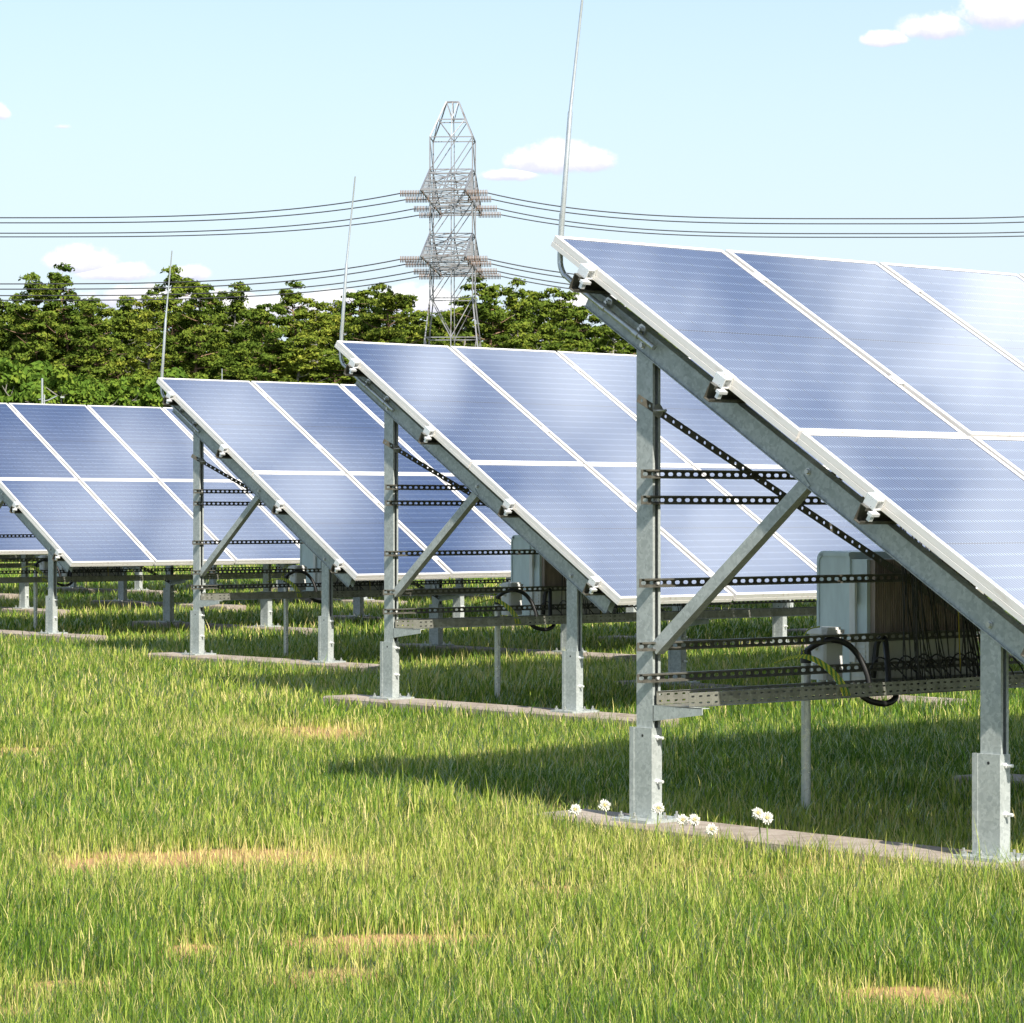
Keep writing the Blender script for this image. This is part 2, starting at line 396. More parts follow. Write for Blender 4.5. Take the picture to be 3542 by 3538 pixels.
def build_array(cols, label, loc, rz, pairs):
    root = empty('solar_array', loc, rz)
    tag(root, label, 'solar array', 'tilted solar arrays standing in rows on the grass')
    L = cols*(PW+PG) - PG
    ra = random.Random(cols)
    for i in range(cols):
        for j in range(2):
            p = sl(i*(PW+PG), j*(PL+PGM), 0)
            o = inst('solar_panel', ME_CELL, root, p, (TAU+rad(ra.uniform(-.12,.12)), rad(ra.uniform(-.12,.12)), 0))
            inst('panel_frame', ME_FRAME, o)
    for s in S_PURLIN:
        key = ('purlin', cols)
        o = inst('purlin', shared(key, lambda: purlin_mesh(L+.06), M['zinc_shaded'], 'purlin'), root, sl(0, s, 0), (TAU,0,0))
        o = inst('end_clamp', shared('eclamp', end_clamp_mesh, M['clamp'], 'end_clamp'), root, sl(0, s+.028, 0), (TAU,0,0))
        for i in range(cols-1):
            if cols > 8 and i > 7: continue
            inst('mid_clamp', shared('mclamp', mid_clamp_mesh, M['clamp'], 'mid_clamp'), root, sl(PW+i*(PW+PG), s+.018, 0), (TAU,0,0))
    for k in range(pairs):
        u = .10 + k*PAIR
        r = inst('rafter', shared('rafter', rafter_mesh, M['galv'], 'rafter'), root, sl(u, 0, 0), (TAU,0,0))
        def rb():
            mb = MB()
            for s, n in ((.612,-.186),(1.680,-.160),(2.752,-.180)):
                mb.prism([(-s+.0155*math.cos(a*math.pi/8), n+.0155*math.sin(a*math.pi/8)) for a in range(16)], 'x', -.0035, -.0005)
                hexbolt(mb, (-.0036, -s, n), '-x', .0105, .009)
            return mb
        inst('bolt', shared('rbolt', rb, M['bolt'], 'bolt'), r)
        for c in (C_BACK, C_FRONT):
            top = slope_under(c)
            po = inst('post', shared(('post', c), lambda: c_post_mesh((.012, top-TH)), M['galv'], 'post'), root, (u, -c, TH))
            stp = .385
            inst('post_sleeve', shared('sleeve', lambda: sleeve_mesh(stp), M['galv'], 'post_sleeve'), po)
            def bp():
                mb = MB(); mb.cbox(-.09, .14, -.165, .065, 0, .0115, .012)
                return mb
            inst('base_plate', shared('bplate', bp, M['galv'], 'base_plate'), po)
            def nuts():
                mb = MB()
                for x, y in ((-.06,-.05),(-.06,.03),(.11,-.125),(.03,-.135)):
                    mb.prism([(x+.017*math.cos(a*math.pi/6), y+.017*math.sin(a*math.pi/6)) for a in range(12)], 'z', .0118, .0142)
                    hexbolt(mb, (x, y, .0143), 'z', .0115, .011)
                    mb.prism([(x+.0055*math.cos(a*math.pi/4), y+.0055*math.sin(a*math.pi/4)) for a in range(8)], 'z', .0254, .038)
                return mb
            inst('anchor_nut', shared('nuts', nuts, M['bolt'], 'anchor_nut'), po)
            def sb():
                mb = MB()
                for z in (.345, .165):
                    hexbolt(mb, (.022, -.1005, z), '-y', .011, .009)
                    mb.prism([(.022+.0065*math.cos(a*math.pi/5), z+.0065*math.sin(a*math.pi/5)) for a in range(10)], 'y', -.134, -.1096)
                return mb
            inst('sleeve_bolt', shared('sbolt', sb, M['clamp'], 'sleeve_bolt'), po)
            def hole():
                mb = MB(); mb.prism([(-.046+.006*math.cos(a*math.pi/5), .352+.006*math.sin(a*math.pi/5)) for a in range(10)], 'x', -.0108, -.0101); return mb
            inst('bolt_hole', shared('shole', hole, M['dark'], 'bolt_hole'), po)
        # knee brace: angle from back post to rafter
        def kb():
            mb = MB(); a = Vector((0,-.478,.790)); b_ = Vector((0,-1.335,1.478))
            d = (b_-a).normalized(); p = Vector((0,-d.z,d.y)); 
            if p.z > 0: p = -p
            w = .052; t = .004
            def sec(o): return [o, o+p*w, o+p*w+Vector((.045,0,0)), o+p*w-p*t+Vector((.045,0,0)), o+p*(w-t)+Vector((t,0,0)), o+Vector((t,0,0))]
            A = sec(a); B = sec(b_); vs = A+B
            mb.add(vs, [(i,(i+1)%6,6+(i+1)%6,6+i) for i in range(6)]+[(5,4,1,0),(4,3,2,1),(6,7,10,11),(7,8,9,10)])
            return mb
        inst('knee_brace', shared('knee', kb, M['galv'], 'knee_brace'), root, (u-.005, 0, 0))
        def br():
            mb = MB()
            mb.add([(0,-.486,.536),(0,-.772,.541),(0,-.772,.512),(0,-.486,.474),(.004,-.486,.536),(.004,-.772,.541),(.004,-.772,.512),(.004,-.486,.474)],
                   [(0,1,2,3),(7,6,5,4),(3,2,6,7),(1,5,6,2)])
            mb.box(0, .042, -.772, -.486, .5365, .5395)
            mb.box(0, .044, -.4905, -.4865, .474, .536)
            return mb
        o = inst('tray_bracket', shared('tbr', br, M['galv'], 'tray_bracket'), root, (u, 0, 0))
    Ls = min(L, PAIR*(pairs-1)+.30) if pairs > 1 else L*.8
    for h, u0 in RAILS:
        lenr = PAIR*1+.14 if h > 1.0 else Ls
        inst('strut_rail', shared(('rail', round(lenr,3)), lambda: strut_mesh(lenr), M['zinc_shaded'], 'strut_rail'), root, (u0, -.4875, h))
        def rbolt():
            mb = MB(); hexbolt(mb, (.085, -.0028, 0), '-y', .0085, .009); return mb
    def rbolts():
        mb = MB()
        for h, u0 in RAILS: hexbolt(mb, (.118, -.4905, h), '-y', .0085, .011)
        return mb
    inst('bolt', shared('railbolts', rbolts, M['clamp'], 'bolt'), root)
    def fb():
        mb = MB(); a = Vector((.015,0,1.803)); b_ = Vector((2.86,0,.500)); d = (b_-a); L_ = d.length; d.normalize(); p = Vector((-d.z,0,d.x))
        mb.strip(L_, .032, .0505, .013, .013, .0018, lambda s,t,tt: (a.x+d.x*s+p.x*t, -.4855-tt*1.0+.0016, a.z+d.z*s+p.z*t), stretch=.45)
        return mb
    inst('flat_brace', shared('fbrace', fb, M['zinc_shaded'], 'flat_brace'), root)
    def wash():
        mb = MB(); mb.prism([(.128+.028*math.cos(k*math.pi/10), 1.752+.028*math.sin(k*math.pi/10)) for k in range(20)], 'y', -.4905, -.4878)
        mb.prism([(.128+.006*math.cos(k*math.pi/5), 1.752+.006*math.sin(k*math.pi/5)) for k in range(10)], 'y', -.535, -.4906); return mb
    inst('bolt', shared('wash', wash, M['bolt'], 'bolt'), root)
    lt = round(L-.2, 3)
    inst('cable_tray', shared(('tray', lt), lambda: tray_mesh(lt), M['tray'], 'cable_tray'), root, (.10, -.508, .541))
    return root

# ------------------------------------------------------------------ rows: origins measured from the photograph
TH_L = 0.8449
Ld = Vector((math.sin(TH_L), math.cos(TH_L), 0)); Cd = Vector((math.cos(TH_L), -math.sin(TH_L), 0))
RZ = math.atan2(Ld.y, Ld.x)
CAM_H = 1.337
O4 = Vector((-6.2945, 32.5666, 0))
ROWS = {1: (Vector((.182, 12.7598, 0)), 1.1633, 6, 3), 2: (Vector((-1.2007, 20.7554, 0)), 1.1728, 11, 4),
        3: (Vector((-3.1325, 26.7918, 0)), 1.1855, 13, 5), 4: (O4, 1.1927, 14, 5),
        5: (O4+Ld*1.03+Cd*-6.45, 1.215, 14, 5), 6: (O4+Ld*4.27+Cd*-12.6, 1.225, 12, 4)}
WHERE = {1: 'the nearest array', 2: 'the second nearest array', 3: 'the third nearest array', 4: 'the fourth nearest array',
         5: 'the half-hidden far-left array', 6: 'the farthest array'}
LAB = {1: 'nearest and largest solar array, cut off by the right edge of the photo',
       2: 'second nearest solar array, its top edge running in front of the pylon base',
       3: 'third nearest solar array, standing between the left array and the central one',
       4: 'fourth solar array with its upper end cut off by the left edge',
       5: 'solar array half hidden behind the fourth one, only its low corner showing at far left',
       6: 'farthest solar array, showing only posts and dark underside between the others'}
def row_matrix(r):
    o, h, c, p = ROWS[r]
    return (o.x, o.y, h + CAM_H - H), RZ

for r, (o, h, cols, pairs) in ROWS.items():
    loc, rz = row_matrix(r)
    build_array(cols, LAB[r], loc, rz, pairs)

ORD = ['end', 'second', 'third', 'fourth', 'fifth']
def footing_mesh(seed):
    mb = MB(); rr = random.Random(seed); n = 26; y0, y1 = .10, -3.05
    prof = []
    for i in range(n+1):
        y = y0 + (y1-y0)*i/n; j = [rr.uniform(-.006,.006) for _ in range(4)]
        prof.append([(-.045+j[0],y,-.05),(-.045+j[1],y,.046),(-.033+j[1],y,.0595),(.265+j[2],y,.0595),(.277+j[2],y,.046),(.277+j[3],y,-.05)])
    vs = [p for q in prof for p in q]
    fs = [(i*6+j, i*6+j+1, (i+1)*6+j+1, (i+1)*6+j) for i in range(n) for j in range(5)]
    fs += [(0,1,2,3,4,5)[::-1], tuple(n*6+j for j in range(6))]
    mb.add(vs, fs); me = mb.mesh('concrete_footing', M['concrete']); return me
FM = footing_mesh(3)
for r, (o, h, cols, pairs) in ROWS.items():
    loc, rz = row_matrix(r)
    for k in range(pairs):
        p = Vector(loc) + Ld*(k*PAIR)
        f = inst('concrete_footing', FM, None, p, (0,0,rz))
        tag(f, f'concrete strip footing under the {ORD[k]} post pair of {WHERE[r]}', 'footing', 'concrete strips under the post pairs')

# ------------------------------------------------------------------ things hung on the arrays
def rod_thing():
    root = empty('lightning_rod')
    mb = MB()
    path = smooth_path([sl(.066,.708,-.1465), sl(.066,.45,-.148), sl(.066,.24,-.150), sl(.066,.15,-.1485), sl(.066,.085,-.145), (.066,.012,2.335), (.066,.036,2.375), (.066,.040,2.43), (.066,.028,2.60)], 5)
    mb.tube(path, .0125, 10)
    mb.tube([(.066,.0305,2.55),(.066,-.022,3.02),(.066,-.023,3.03),(.066,-.118,3.62)], [.0120,.0105,.0075,.0050], 10)
    mb.build('rod', M['galv_plain'], root)
    for s in (.352, .585):
        mb = MB()
        x, y, z = sl(.066, s, -.1475)
        # strap round the rod and a square plate with a domed bolt
        d = Vector((0,-CT,-ST)); 
        a = Vector(sl(.066, s-.018, -.1475)); b_ = Vector(sl(.066, s+.018, -.1475))
        mb.tube([a, b_], .0168, 12)
        o = mb.build('rod_clamp', M['galv_plain'], root)
        mb = MB()
        mb.prism([(-s+a_*.021, -.128+b2*.021) for a_, b2 in ((-1,-.6),(-.6,-1),(.6,-1),(1,-.6),(1,.6),(.6,1),(-.6,1),(-1,.6))], 'x', .086, .0965)
        hexbolt(mb, (.0858, -s, -.128), '-x', .0135, .010)
        mb.prism([(-s+.009*math.cos(k*math.pi/6), -.128+.009*math.sin(k*math.pi/6)) for k in range(12)], 'x', .066, .0757)
        c = mb.build('clamp_bolt', M['bolt'], o); c.location = sl(0,0,0); c.rotation_euler = (TAU,0,0)
    return root
rod0 = rod_thing()
RODL = {1: 'tall thin lightning rod on the nearest array, its tip touching the top of the photo',
        2: 'thin lightning rod on the second nearest array, just left of the pylon',
        3: 'thin lightning rod on the third nearest array, in front of the trees at left',
        4: 'lightning rod on the upper end of the leftmost array, outside the left edge'}
for r in (1, 2, 3):
    o = rod0 if r == 1 else copy_tree(rod0)
    loc, rz = row_matrix(r); o.location = loc; o.rotation_euler = (0,0,rz)
    tag(o, RODL[r], 'lightning rod', 'lightning rods on the array ends')

def inverter_thing():
    root = empty('inverter')
    U0, U1 = 1.49, 2.25
    mb = MB()
    # front cover, profile in (y=-c , z): rounded upper edge on the north side
    prof = [(-.318,.560),(-.125,.560),(-.120,.566),(-.120,1.120)]
    for k in range(1, 8):
        a = k/8*math.pi/2; prof.append((-.160+.040*math.cos(a), 1.120+.040*math.sin(a)))
    prof += [(-.160,1.160),(-.318,1.156)]
    mb.prism(prof, 'x', U0, U1, 0)
    # raised rim round the side
    rim = [(p[0], p[1]) for p in prof]
    inner = [(-.318,.576),(-.141,.576),(-.141,1.110)] + [(-.168+.027*math.cos(k/8*math.pi/2), 1.110+.032*math.sin(k/8*math.pi/2)) for k in range(1,9)] + [(-.318,1.140)]
    mb.build('cover', M['inv'], root)
    mb = MB()
    mb.box(U0-.006, U0-.0005, -.318, -.140, 1.136, 1.152); mb.box(U0-.006, U0-.0005, -.136, -.124, .57, 1.11)
    for k in range(6):
        a0, a1 = k/6*math.pi/2, (k+1)/6*math.pi/2
        q = [(-.164+.038*math.cos(a0), 1.112+.038*math.sin(a0)), (-.164+.038*math.cos(a1), 1.112+.038*math.sin(a1)), (-.164+.026*math.cos(a1), 1.112+.026*math.sin(a1)), (-.164+.026*math.cos(a0), 1.112+.026*math.sin(a0))]
        mb.prism(q, 'x', U0-.006, U0-.0005)
    mb.build('cover_rim', M['inv'], root)
    mb = MB()
    mb.box(U0+.012, U1-.012, -.410, -.3185, .790, 1.124)
    body = mb.build('housing', M['inv'], root)
    mb = MB(); n = 58
    for k in range(n):
        u = U0+.034+k*(U1-U0-.06)/n
        mb.box(u, u+.0055, -.438, -.4105, .797, 1.118)
    mb.box(U0+.030, U1-.022, -.4385, -.4112, .7905, .7965)
    mb.box(U0+.030, U1-.022, -.4385, -.4112, 1.1185, 1.1235)
    mb.build('heat_sink', M['fin'], body)
    mb = MB(); mb.box(U0+.008, U1-.010, -.424, -.3185, .566, .7895)
    low = mb.build('connection_box', M['inv_warm'], root)
    mb = MB()
    for k in range(8):
        z = .600+k*.0215; mb.prism([(-.405,z),(-.338,z+.002),(-.332,z+.006),(-.338,z+.010),(-.405,z+.012)], 'x', U0+.0045, U0+.0076)
    mb.build('louvre', M['box'], low)
    mb = MB(); mb.box(U0-.004, U0+.0115, -.352, -.3188, .665, 1.045); mb.box(U0-.020, U0-.0045, -.366, -.342, .930, 1.040)
    mb.build('side_bracket', M['box'], root)
    mb = MB()
    for u in np.linspace(U0+.06, U1-.06, 14): mb.tube([(u,-.37,.566),(u,-.37,.525)], .009, 8)
    mb.build('cable_gland', M['rubber'], root)
    return root
def junction_thing():
    root = empty('junction_box')
    mb = MB(); mb.cbox(1.195, 1.318, -.440, -.340, .600, .800, .010); bx = mb.build('body', M['box'], root)
    mb = MB(); mb.cbox(1.180, 1.326, -.450, -.330, .8005, .818, .016); mb.cbox(1.192, 1.316, -.440, -.340, .8185, .829, .02)
    mb.build('lid', M['box'], root)
    for z in (.745, .665):
        mb = MB(); mb.tube([(1.1945,-.385,z),(1.180,-.385,z)], .0145, 12); mb.tube([(1.180,-.385,z),(1.168,-.385,z)], .0095, 10)
        mb.build('cable_gland', M['clamp'], root)
    for u in (1.225, 1.275):
        mb = MB(); mb.tube([(u,-.40,.5995),(u,-.40,.562)], .015, 10); mb.build('cable_gland', M['box'], root)
    return root
def pipe_thing():
    root = empty('conduit_pipe')
    mb = MB(); mb.tube([(1.11,-.405,0),(1.11,-.405,.712)], .0210, 20); mb.build('pipe', M['galv_plain'], root)
    mb = MB(); mb.tube([(1.11,-.405,.676),(1.11,-.405,.7125),(1.11,-.405,.735)], [.0245,.0245,.0225], 16); mb.build('pipe_cap', M['rubber'], root)
    return root
inv0, jb0, pp0 = inverter_thing(), junction_thing(), pipe_thing()
for r in (1, 2, 3, 4, 5):
    loc, rz = row_matrix(r)
    for src, cat, grp, txt in ((inv0, 'inverter', 'string inverters under the arrays', 'grey inverter with ribbed heat sink under {}'),
                               (jb0, 'junction box', 'white boxes beside the inverters', 'small white junction box beside the inverter of {}'),
                               (pp0, 'pipe', 'upright conduit pipes under the trays', 'upright galvanised conduit pipe under the tray of {}')):
        o = src if r == 1 else copy_tree(src)
        o.location = (loc[0], loc[1], loc[2] if src is not pp0 else loc[2]); o.rotation_euler = (0,0,rz)
        tag(o, txt.format(WHERE[r]), cat, grp)

rc = random.Random(5)
CABLES = []
def cab(path, r=.0032, n=6, k=5): 
    mb = MB(); mb.tube(smooth_path(path, k), r, n); return mb
def string_cable(ut, ub, c, wob):
    top = H - (c*math.tan(TAU)) - .075
    pts = [(ut, -c-.02, top), (ut+wob*.3, -c, top-.25), (ut*.6+ub*.4+wob, -c+.01, 1.15), (ut*.25+ub*.75+wob*.5, -c+.012, .82), (ub, -c+.01, .62), (ub+.01, -c+.012, .548)]
    return cab(pts)
plan = []
for k in range(17): plan.append((1.50+rc.uniform(0,.14), 1.56+rc.uniform(0,.26), .60+rc.uniform(-.05,.06), rc.uniform(-.03,.03)))
for k in range(19): plan.append((1.80+rc.uniform(0,.16), 1.86+rc.uniform(0,.26), .60+rc.uniform(-.05,.06), rc.uniform(-.03,.03)))
for k in range(6): plan.append((2.40+rc.uniform(0,.5), 2.40+rc.uniform(0,.6), .60+rc.uniform(-.05,.06), rc.uniform(-.03,.03)))
meshes = []
for i, pl in enumerate(plan):
    meshes.append((string_cable(*pl).mesh('hanging_cable', M['rubber']), 'black'))
meshes.append((string_cable(1.90, 1.94, .59, 0).mesh('hanging_cable', M['yellow']), 'yellow'))
loops = []
for k in range(12):
    u = 1.42+k*.075+rc.uniform(-.02,.02)
    loops.append(cab([(u,-.50,.63),(u+.03,-.53,.675+rc.uniform(0,.03)),(u+.08,-.57,.66),(u+.11+rc.uniform(0,.03),-.60,.60),(u+.12,-.61,.545)], .0038).mesh('looped_cable', M['rubber']))
for r in (1, 2, 3, 4):
    loc, rz = row_matrix(r)
    for i, (me, kind) in enumerate(meshes):
        if r > 1 and i % 2 and kind == 'black': continue
        o = inst('hanging_cable', me, None, loc, (0,0,rz))
        if kind == 'yellow': tag(o, f'single yellow cable among the black ones under {WHERE[r]}', 'cable', 'yellow cables')
        else: tag(o, f'thin black cable hanging from the panels into the tray under {WHERE[r]}', 'cable', f'black cables hanging under {WHERE[r]}')
    for i, me in enumerate(loops):
        if r > 1 and i % 2: continue
        o = inst('looped_cable', me, None, loc, (0,0,rz))
        tag(o, f'short looped black cable below the inverter of {WHERE[r]}', 'cable', f'looped cables below the inverter of {WHERE[r]}')
hoses = [([(1.11,-.41,.73),(1.125,-.46,.762),(1.17,-.505,.778),(1.235,-.535,.758),(1.285,-.56,.70),(1.305,-.59,.62),(1.305,-.60,.55)], 'thick black hose arching from the conduit pipe into the tray under {}'),
         ([(1.43,-.60,.55),(1.455,-.575,.63),(1.495,-.53,.72),(1.525,-.495,.768),(1.535,-.465,.774),(1.528,-.445,.745),(1.52,-.44,.66),(1.52,-.43,.60)], 'thick black hose standing in a narrow loop before the inverter of {}'),
         ([(1.20,-.62,.56),(1.23,-.66,.522),(1.29,-.68,.505),(1.35,-.68,.508),(1.41,-.66,.53),(1.43,-.62,.56)], 'thick black hose sagging below the cable tray of {}')]
hm = [cab(p, .0135, 12, 6).mesh('black_hose', M['rubber']) for p, _ in hoses]
em = []
for k in range(5):
    du = k*.011
    em.append(cab([(.86+du*.3,-.455,.688),(.915+du*.6,-.475,.700+.003*k),(.955+du,-.535,.708+.002*k),(.985+du,-.62,.672),(1.005+du,-.675,.615),(1.010+du,-.702,.575),(1.012+du,-.712,.550)], .0030, 6, 5).mesh('earth_cable', M['earth']))
el = [cab([(1.085,-.42,.70),(1.055,-.44,.745),(1.045,-.45,.79),(1.08,-.45,.825),(1.15,-.45,.835)], .0034).mesh('earth_cable', M['earth']),
      cab([(1.03,-.44,.69),(1.03,-.45,.74),(1.06,-.45,.772),(1.10,-.44,.768),(1.125,-.43,.735)], .0034).mesh('earth_cable', M['earth'])]
for r in (1, 2, 3, 4):
    loc, rz = row_matrix(r)
    for me, (_, t) in zip(hm, hoses): tag(inst('black_hose', me, None, loc, (0,0,rz)), t.format(WHERE[r]), 'hose', f'thick black hoses of {WHERE[r]}')
    for me in em: tag(inst('earth_cable', me, None, loc, (0,0,rz)), f'yellow-green earth cable draped over the tray wall of {WHERE[r]}', 'cable', f'earth cables on the tray of {WHERE[r]}')
    for me, t in zip(el, ('taller', 'lower')): tag(inst('earth_cable', me, None, loc, (0,0,rz)), f'{t} thin yellow-green loop beside the conduit pipe of {WHERE[r]}', 'cable', 'earth cable loops')

# ------------------------------------------------------------------ numpy value noise
def vnoise(x, y, scale, seed=0):
    x = x*scale; y = y*scale; xi = np.floor(x).astype(np.int64); yi = np.floor(y).astype(np.int64); fx = x-xi; fy = y-yi
    fx = fx*fx*(3-2*fx); fy = fy*fy*(3-2*fy)
    def h(a, b):
        n = (a*374761393 + b*668265263 + seed*1274126177) & 0x7fffffff
        n = ((n ^ (n >> 13))*1274126177) & 0x7fffffff
        return ((n ^ (n >> 16)) & 0xffff)/65535.
    return (h(xi,yi)*(1-fx)+h(xi+1,yi)*fx)*(1-fy)+(h(xi,yi+1)*(1-fx)+h(xi+1,yi+1)*fx)*fy
FPX = 10469.1; CX = 1771.; CY = 1769.
def ground_pt(x, y):                # place of a ground point seen at photo pixel (1932-wide preview)
    z = CAM_H*FPX/(y*1.8333-CY); return ((x*1.8333-CX)/FPX*z, z)
BARE = []
for x, y, rx, ry in ((380,1624,.85,.55),(170,1640,.30,.30),(600,1386,.55,.9),(45,1418,.5,.6),(720,1792,.42,.30),(370,1806,.13,.16),(150,1846,.24,.16),(640,1832,.22,.16),
                     (1510,1652,.75,.20),(1880,1658,.30,.12),(1700,1872,.28,.22),(1030,1522,.22,.25),(20,1905,.15,.10),(1060,1690,.25,.25)):
    gx, gy = ground_pt(x, y); BARE.append((gx, gy, rx, ry))
def bareness(x, y):
    b = np.zeros_like(x)
    wx = x + .25*(vnoise(x,y,2.2,5)-.5); wy = y + .5*(vnoise(x,y,1.4,6)-.5)
    for gx, gy, rx, ry in BARE:
        d = np.sqrt(((wx-gx)/rx)**2+((wy-gy)/ry)**2); b = np.maximum(b, np.clip(1.5-1.5*d, 0, 1))
    return b*np.clip(.55+.9*vnoise(x,y,6,9), 0, 1)

# ground sheet: a fine part near the camera inside one very large sheet
def make_ground():
    gx = np.arange(-7, 9.01, .10); gy = np.arange(4, 40.01, .12); X, Y = np.meshgrid(gx, gy); nx, ny = len(gx), len(gy)
    V = np.stack([X.ravel(), Y.ravel(), np.zeros(X.size)], 1)
    idx = np.arange(X.size).reshape(ny, nx)
    F = np.stack([idx[:-1,:-1].ravel(), idx[:-1,1:].ravel(), idx[1:,1:].ravel(), idx[1:,:-1].ravel()], 1)
    x0, x1, y0, y1 = gx[0], gx[-1], gy[0], gy[-1]; B = 900
    ev = [(-B,-B,0),(B,-B,0),(B,y0,0),(-B,y0,0), (-B,y0,0),(x0,y0,0),(x0,y1,0),(-B,y1,0), (x1,y0,0),(B,y0,0),(B,y1,0),(x1,y1,0), (-B,y1,0),(B,y1,0),(B,B,0),(-B,B,0)]
    n0 = len(V); V = np.vstack([V, np.array(ev, float)])
    faces = F.tolist() + [[n0+4*k+j for j in range(4)] for k in range(4)]
    me = bpy.data.meshes.new('ground'); me.from_pydata(V.tolist(), [], faces)
    a = me.attributes.new('bare', 'FLOAT', 'POINT'); a.data.foreach_set('value', bareness(V[:,0], V[:,1]).astype(np.float32))
    m, nt, b = mat('soil_and_turf', (.1,.1,.04), .95, spec=.1)
    at = nt.new('ShaderNodeAttribute'); at.attribute_name = 'bare'
    oc = nt.coord('Object'); n = nt.noise(oc, 3, 6, .6); n2 = nt.noise(oc, 40, 3)
    g = nt.mix(n, (.03,.045,.010,1), (.075,.095,.022,1)); s = nt.mix(n2, (.24,.14,.06,1), (.50,.31,.15,1))
    nt.link(nt.mix(nt.mrange(at.outputs['Fac'], .15, .5), g, s), b.inputs['Base Color'])
    me.materials.append(m); o = link(bpy.data.objects.new('ground', me)); tag(o, 'level ground of soil and turf below the grass', 'ground', kind='structure')
make_ground()

# ------------------------------------------------------------------ grass: one mass of single blades
def foot_mask(x, y):
    k = np.zeros(x.shape, bool)
    for r, (o, h, cols, pairs) in ROWS.items():
        dx, dy = x-o.x, y-o.y; u = dx*Ld.x+dy*Ld.y; c = dx*Cd.x+dy*Cd.y
        for p in range(pairs):
            k |= (u > p*PAIR-.05) & (u < p*PAIR+.285) & (c > -.12) & (c < 3.07)
    return k
def make_grass():
    bands = [(5.6, 8.6, 7600, 1.0, .0024), (8.6, 12.5, 5200, 1.05, .0029), (12.5, 19, 2600, 1.15, .0042), (19, 30, 1050, 1.3, .0066), (30, 50, 360, 1.5, .0115), (50, 85, 95, 1.8, .021)]
    P = []
    for z0, z1, dens, hs, w in bands:
        xm = .175*z1+1.6; A = 2*xm*(z1-z0); n = int(A*dens)
        y = rng.uniform(z0, z1, n); x = rng.uniform(-xm, xm, n)
        keep = np.abs(x) < .175*y+1.3
        P.append(np.stack([x, y, np.full(n, hs), np.full(n, w)], 1)[keep])
    P = np.vstack(P); x, y, hs, w = P.T
    bare = bareness(x, y)
    keep = (rng.random(len(x)) > np.clip(bare*1.0, 0, .72)) & ~foot_mask(x, y)
    x, y, hs, w, bare = x[keep], y[keep], hs[keep], w[keep], bare[keep]; n = len(x)
    lump = vnoise(x,y,1.1,1)*.5+vnoise(x,y,3.5,2)*.35+vnoise(x,y,11,3)*.3
    hgt = hs*(.030+.056*lump)*np.exp(rng.normal(0,.26,n))*(1-.55*bare)
    # taller tufts along the near footing
    o = ROWS[1][0]; u = (x-o.x)*Ld.x+(y-o.y)*Ld.y; c = (x-o.x)*Cd.x+(y-o.y)*Cd.y
    near = np.exp(-((u+.28)/.22)**2)*(c > -.8)*(c < 4)
    hgt *= 1+near*np.clip(vnoise(x,y,3.2,21)*2.2-.55, 0, 1.3)
    ang = rng.uniform(0, 2*np.pi, n); bend = hgt*rng.uniform(.12,.75,n)
    lean = ang + rng.normal(0, .3, n)
    w = w*rng.uniform(.7,1.35,n)
    fx, fy = np.cos(ang+np.pi/2)*w*.5, np.sin(ang+np.pi/2)*w*.5
    bx, by = np.cos(lean)*bend, np.sin(lean)*bend
    V = np.zeros((n,5,3), np.float32)
    V[:,0] = np.stack([x-fx, y-fy, np.full(n,-.004)],1); V[:,1] = np.stack([x+fx, y+fy, np.full(n,-.004)],1)
    V[:,2] = np.stack([x+bx*.32+fx*.85, y+by*.32+fy*.85, hgt*.62],1); V[:,3] = np.stack([x+bx*.32-fx*.85, y+by*.32-fy*.85, hgt*.62],1)
    V[:,4] = np.stack([x+bx, y+by, hgt],1)
    me = bpy.data.meshes.new('grass'); me.vertices.add(n*5); me.vertices.foreach_set('co', V.ravel())
    base = (np.arange(n)*5)[:,None]
    loops = np.concatenate([base+np.array([[0,1,2,3]]), base+np.array([[3,2,4]])], 1).astype(np.int32)
    me.loops.add(n*7); me.loops.foreach_set('vertex_index', loops.ravel())
    me.polygons.add(n*2)
    st = np.stack([np.arange(n)*7, np.arange(n)*7+4], 1).astype(np.int32); me.polygons.foreach_set('loop_start', st.ravel())
    try: me.polygons.foreach_set('loop_total', np.tile(np.array([4,3],np.int32), n))
    except Exception: pass
    me.update(calc_edges=True)
    dry = np.clip(rng.normal(.36,.22,n) + .42*(vnoise(x,y,.55,7)-.5) + .5*bare + .18*(vnoise(x,y,4,8)-.5) + (rng.random(n) < .07)*.6, 0, 1)
    a = me.attributes.new('dry', 'FLOAT', 'POINT'); a.data.foreach_set('value', np.repeat(dry,5).astype(np.float32))
    m = bpy.data.materials.new('grass_blade'); m.use_nodes = True; nt = NT(m.node_tree); nt.n.clear()
    at = nt.new('ShaderNodeAttribute'); at.attribute_name = 'dry'
    cr = nt.new('ShaderNodeValToRGB'); nt.link(at.outputs['Fac'], cr.inputs[0]); e = cr.color_ramp.elements
    e[0].position = 0; e[0].color = (.050,.125,.014,1); e[1].position = 1; e[1].color = (.72,.60,.26,1)
    q = e.new(.35); q.color = (.165,.270,.032,1); q = e.new(.62); q.color = (.42,.48,.085,1)
    d = nt.new('ShaderNodeBsdfDiffuse'); t = nt.new('ShaderNodeBsdfTranslucent'); g = nt.new('ShaderNodeBsdfGlossy'); g.inputs['Roughness'].default_value = .38
    g.inputs['Color'].default_value = (.30,.34,.20,1)
    nt.link(cr.outputs[0], d.inputs[0]); nt.link(cr.outputs[0], t.inputs[0])
    mx = nt.new('ShaderNodeMixShader'); mx.inputs[0].default_value = .42; nt.link(d.outputs[0], mx.inputs[1]); nt.link(t.outputs[0], mx.inputs[2])
    fr = nt.new('ShaderNodeFresnel'); fr.inputs[0].default_value = 1.25
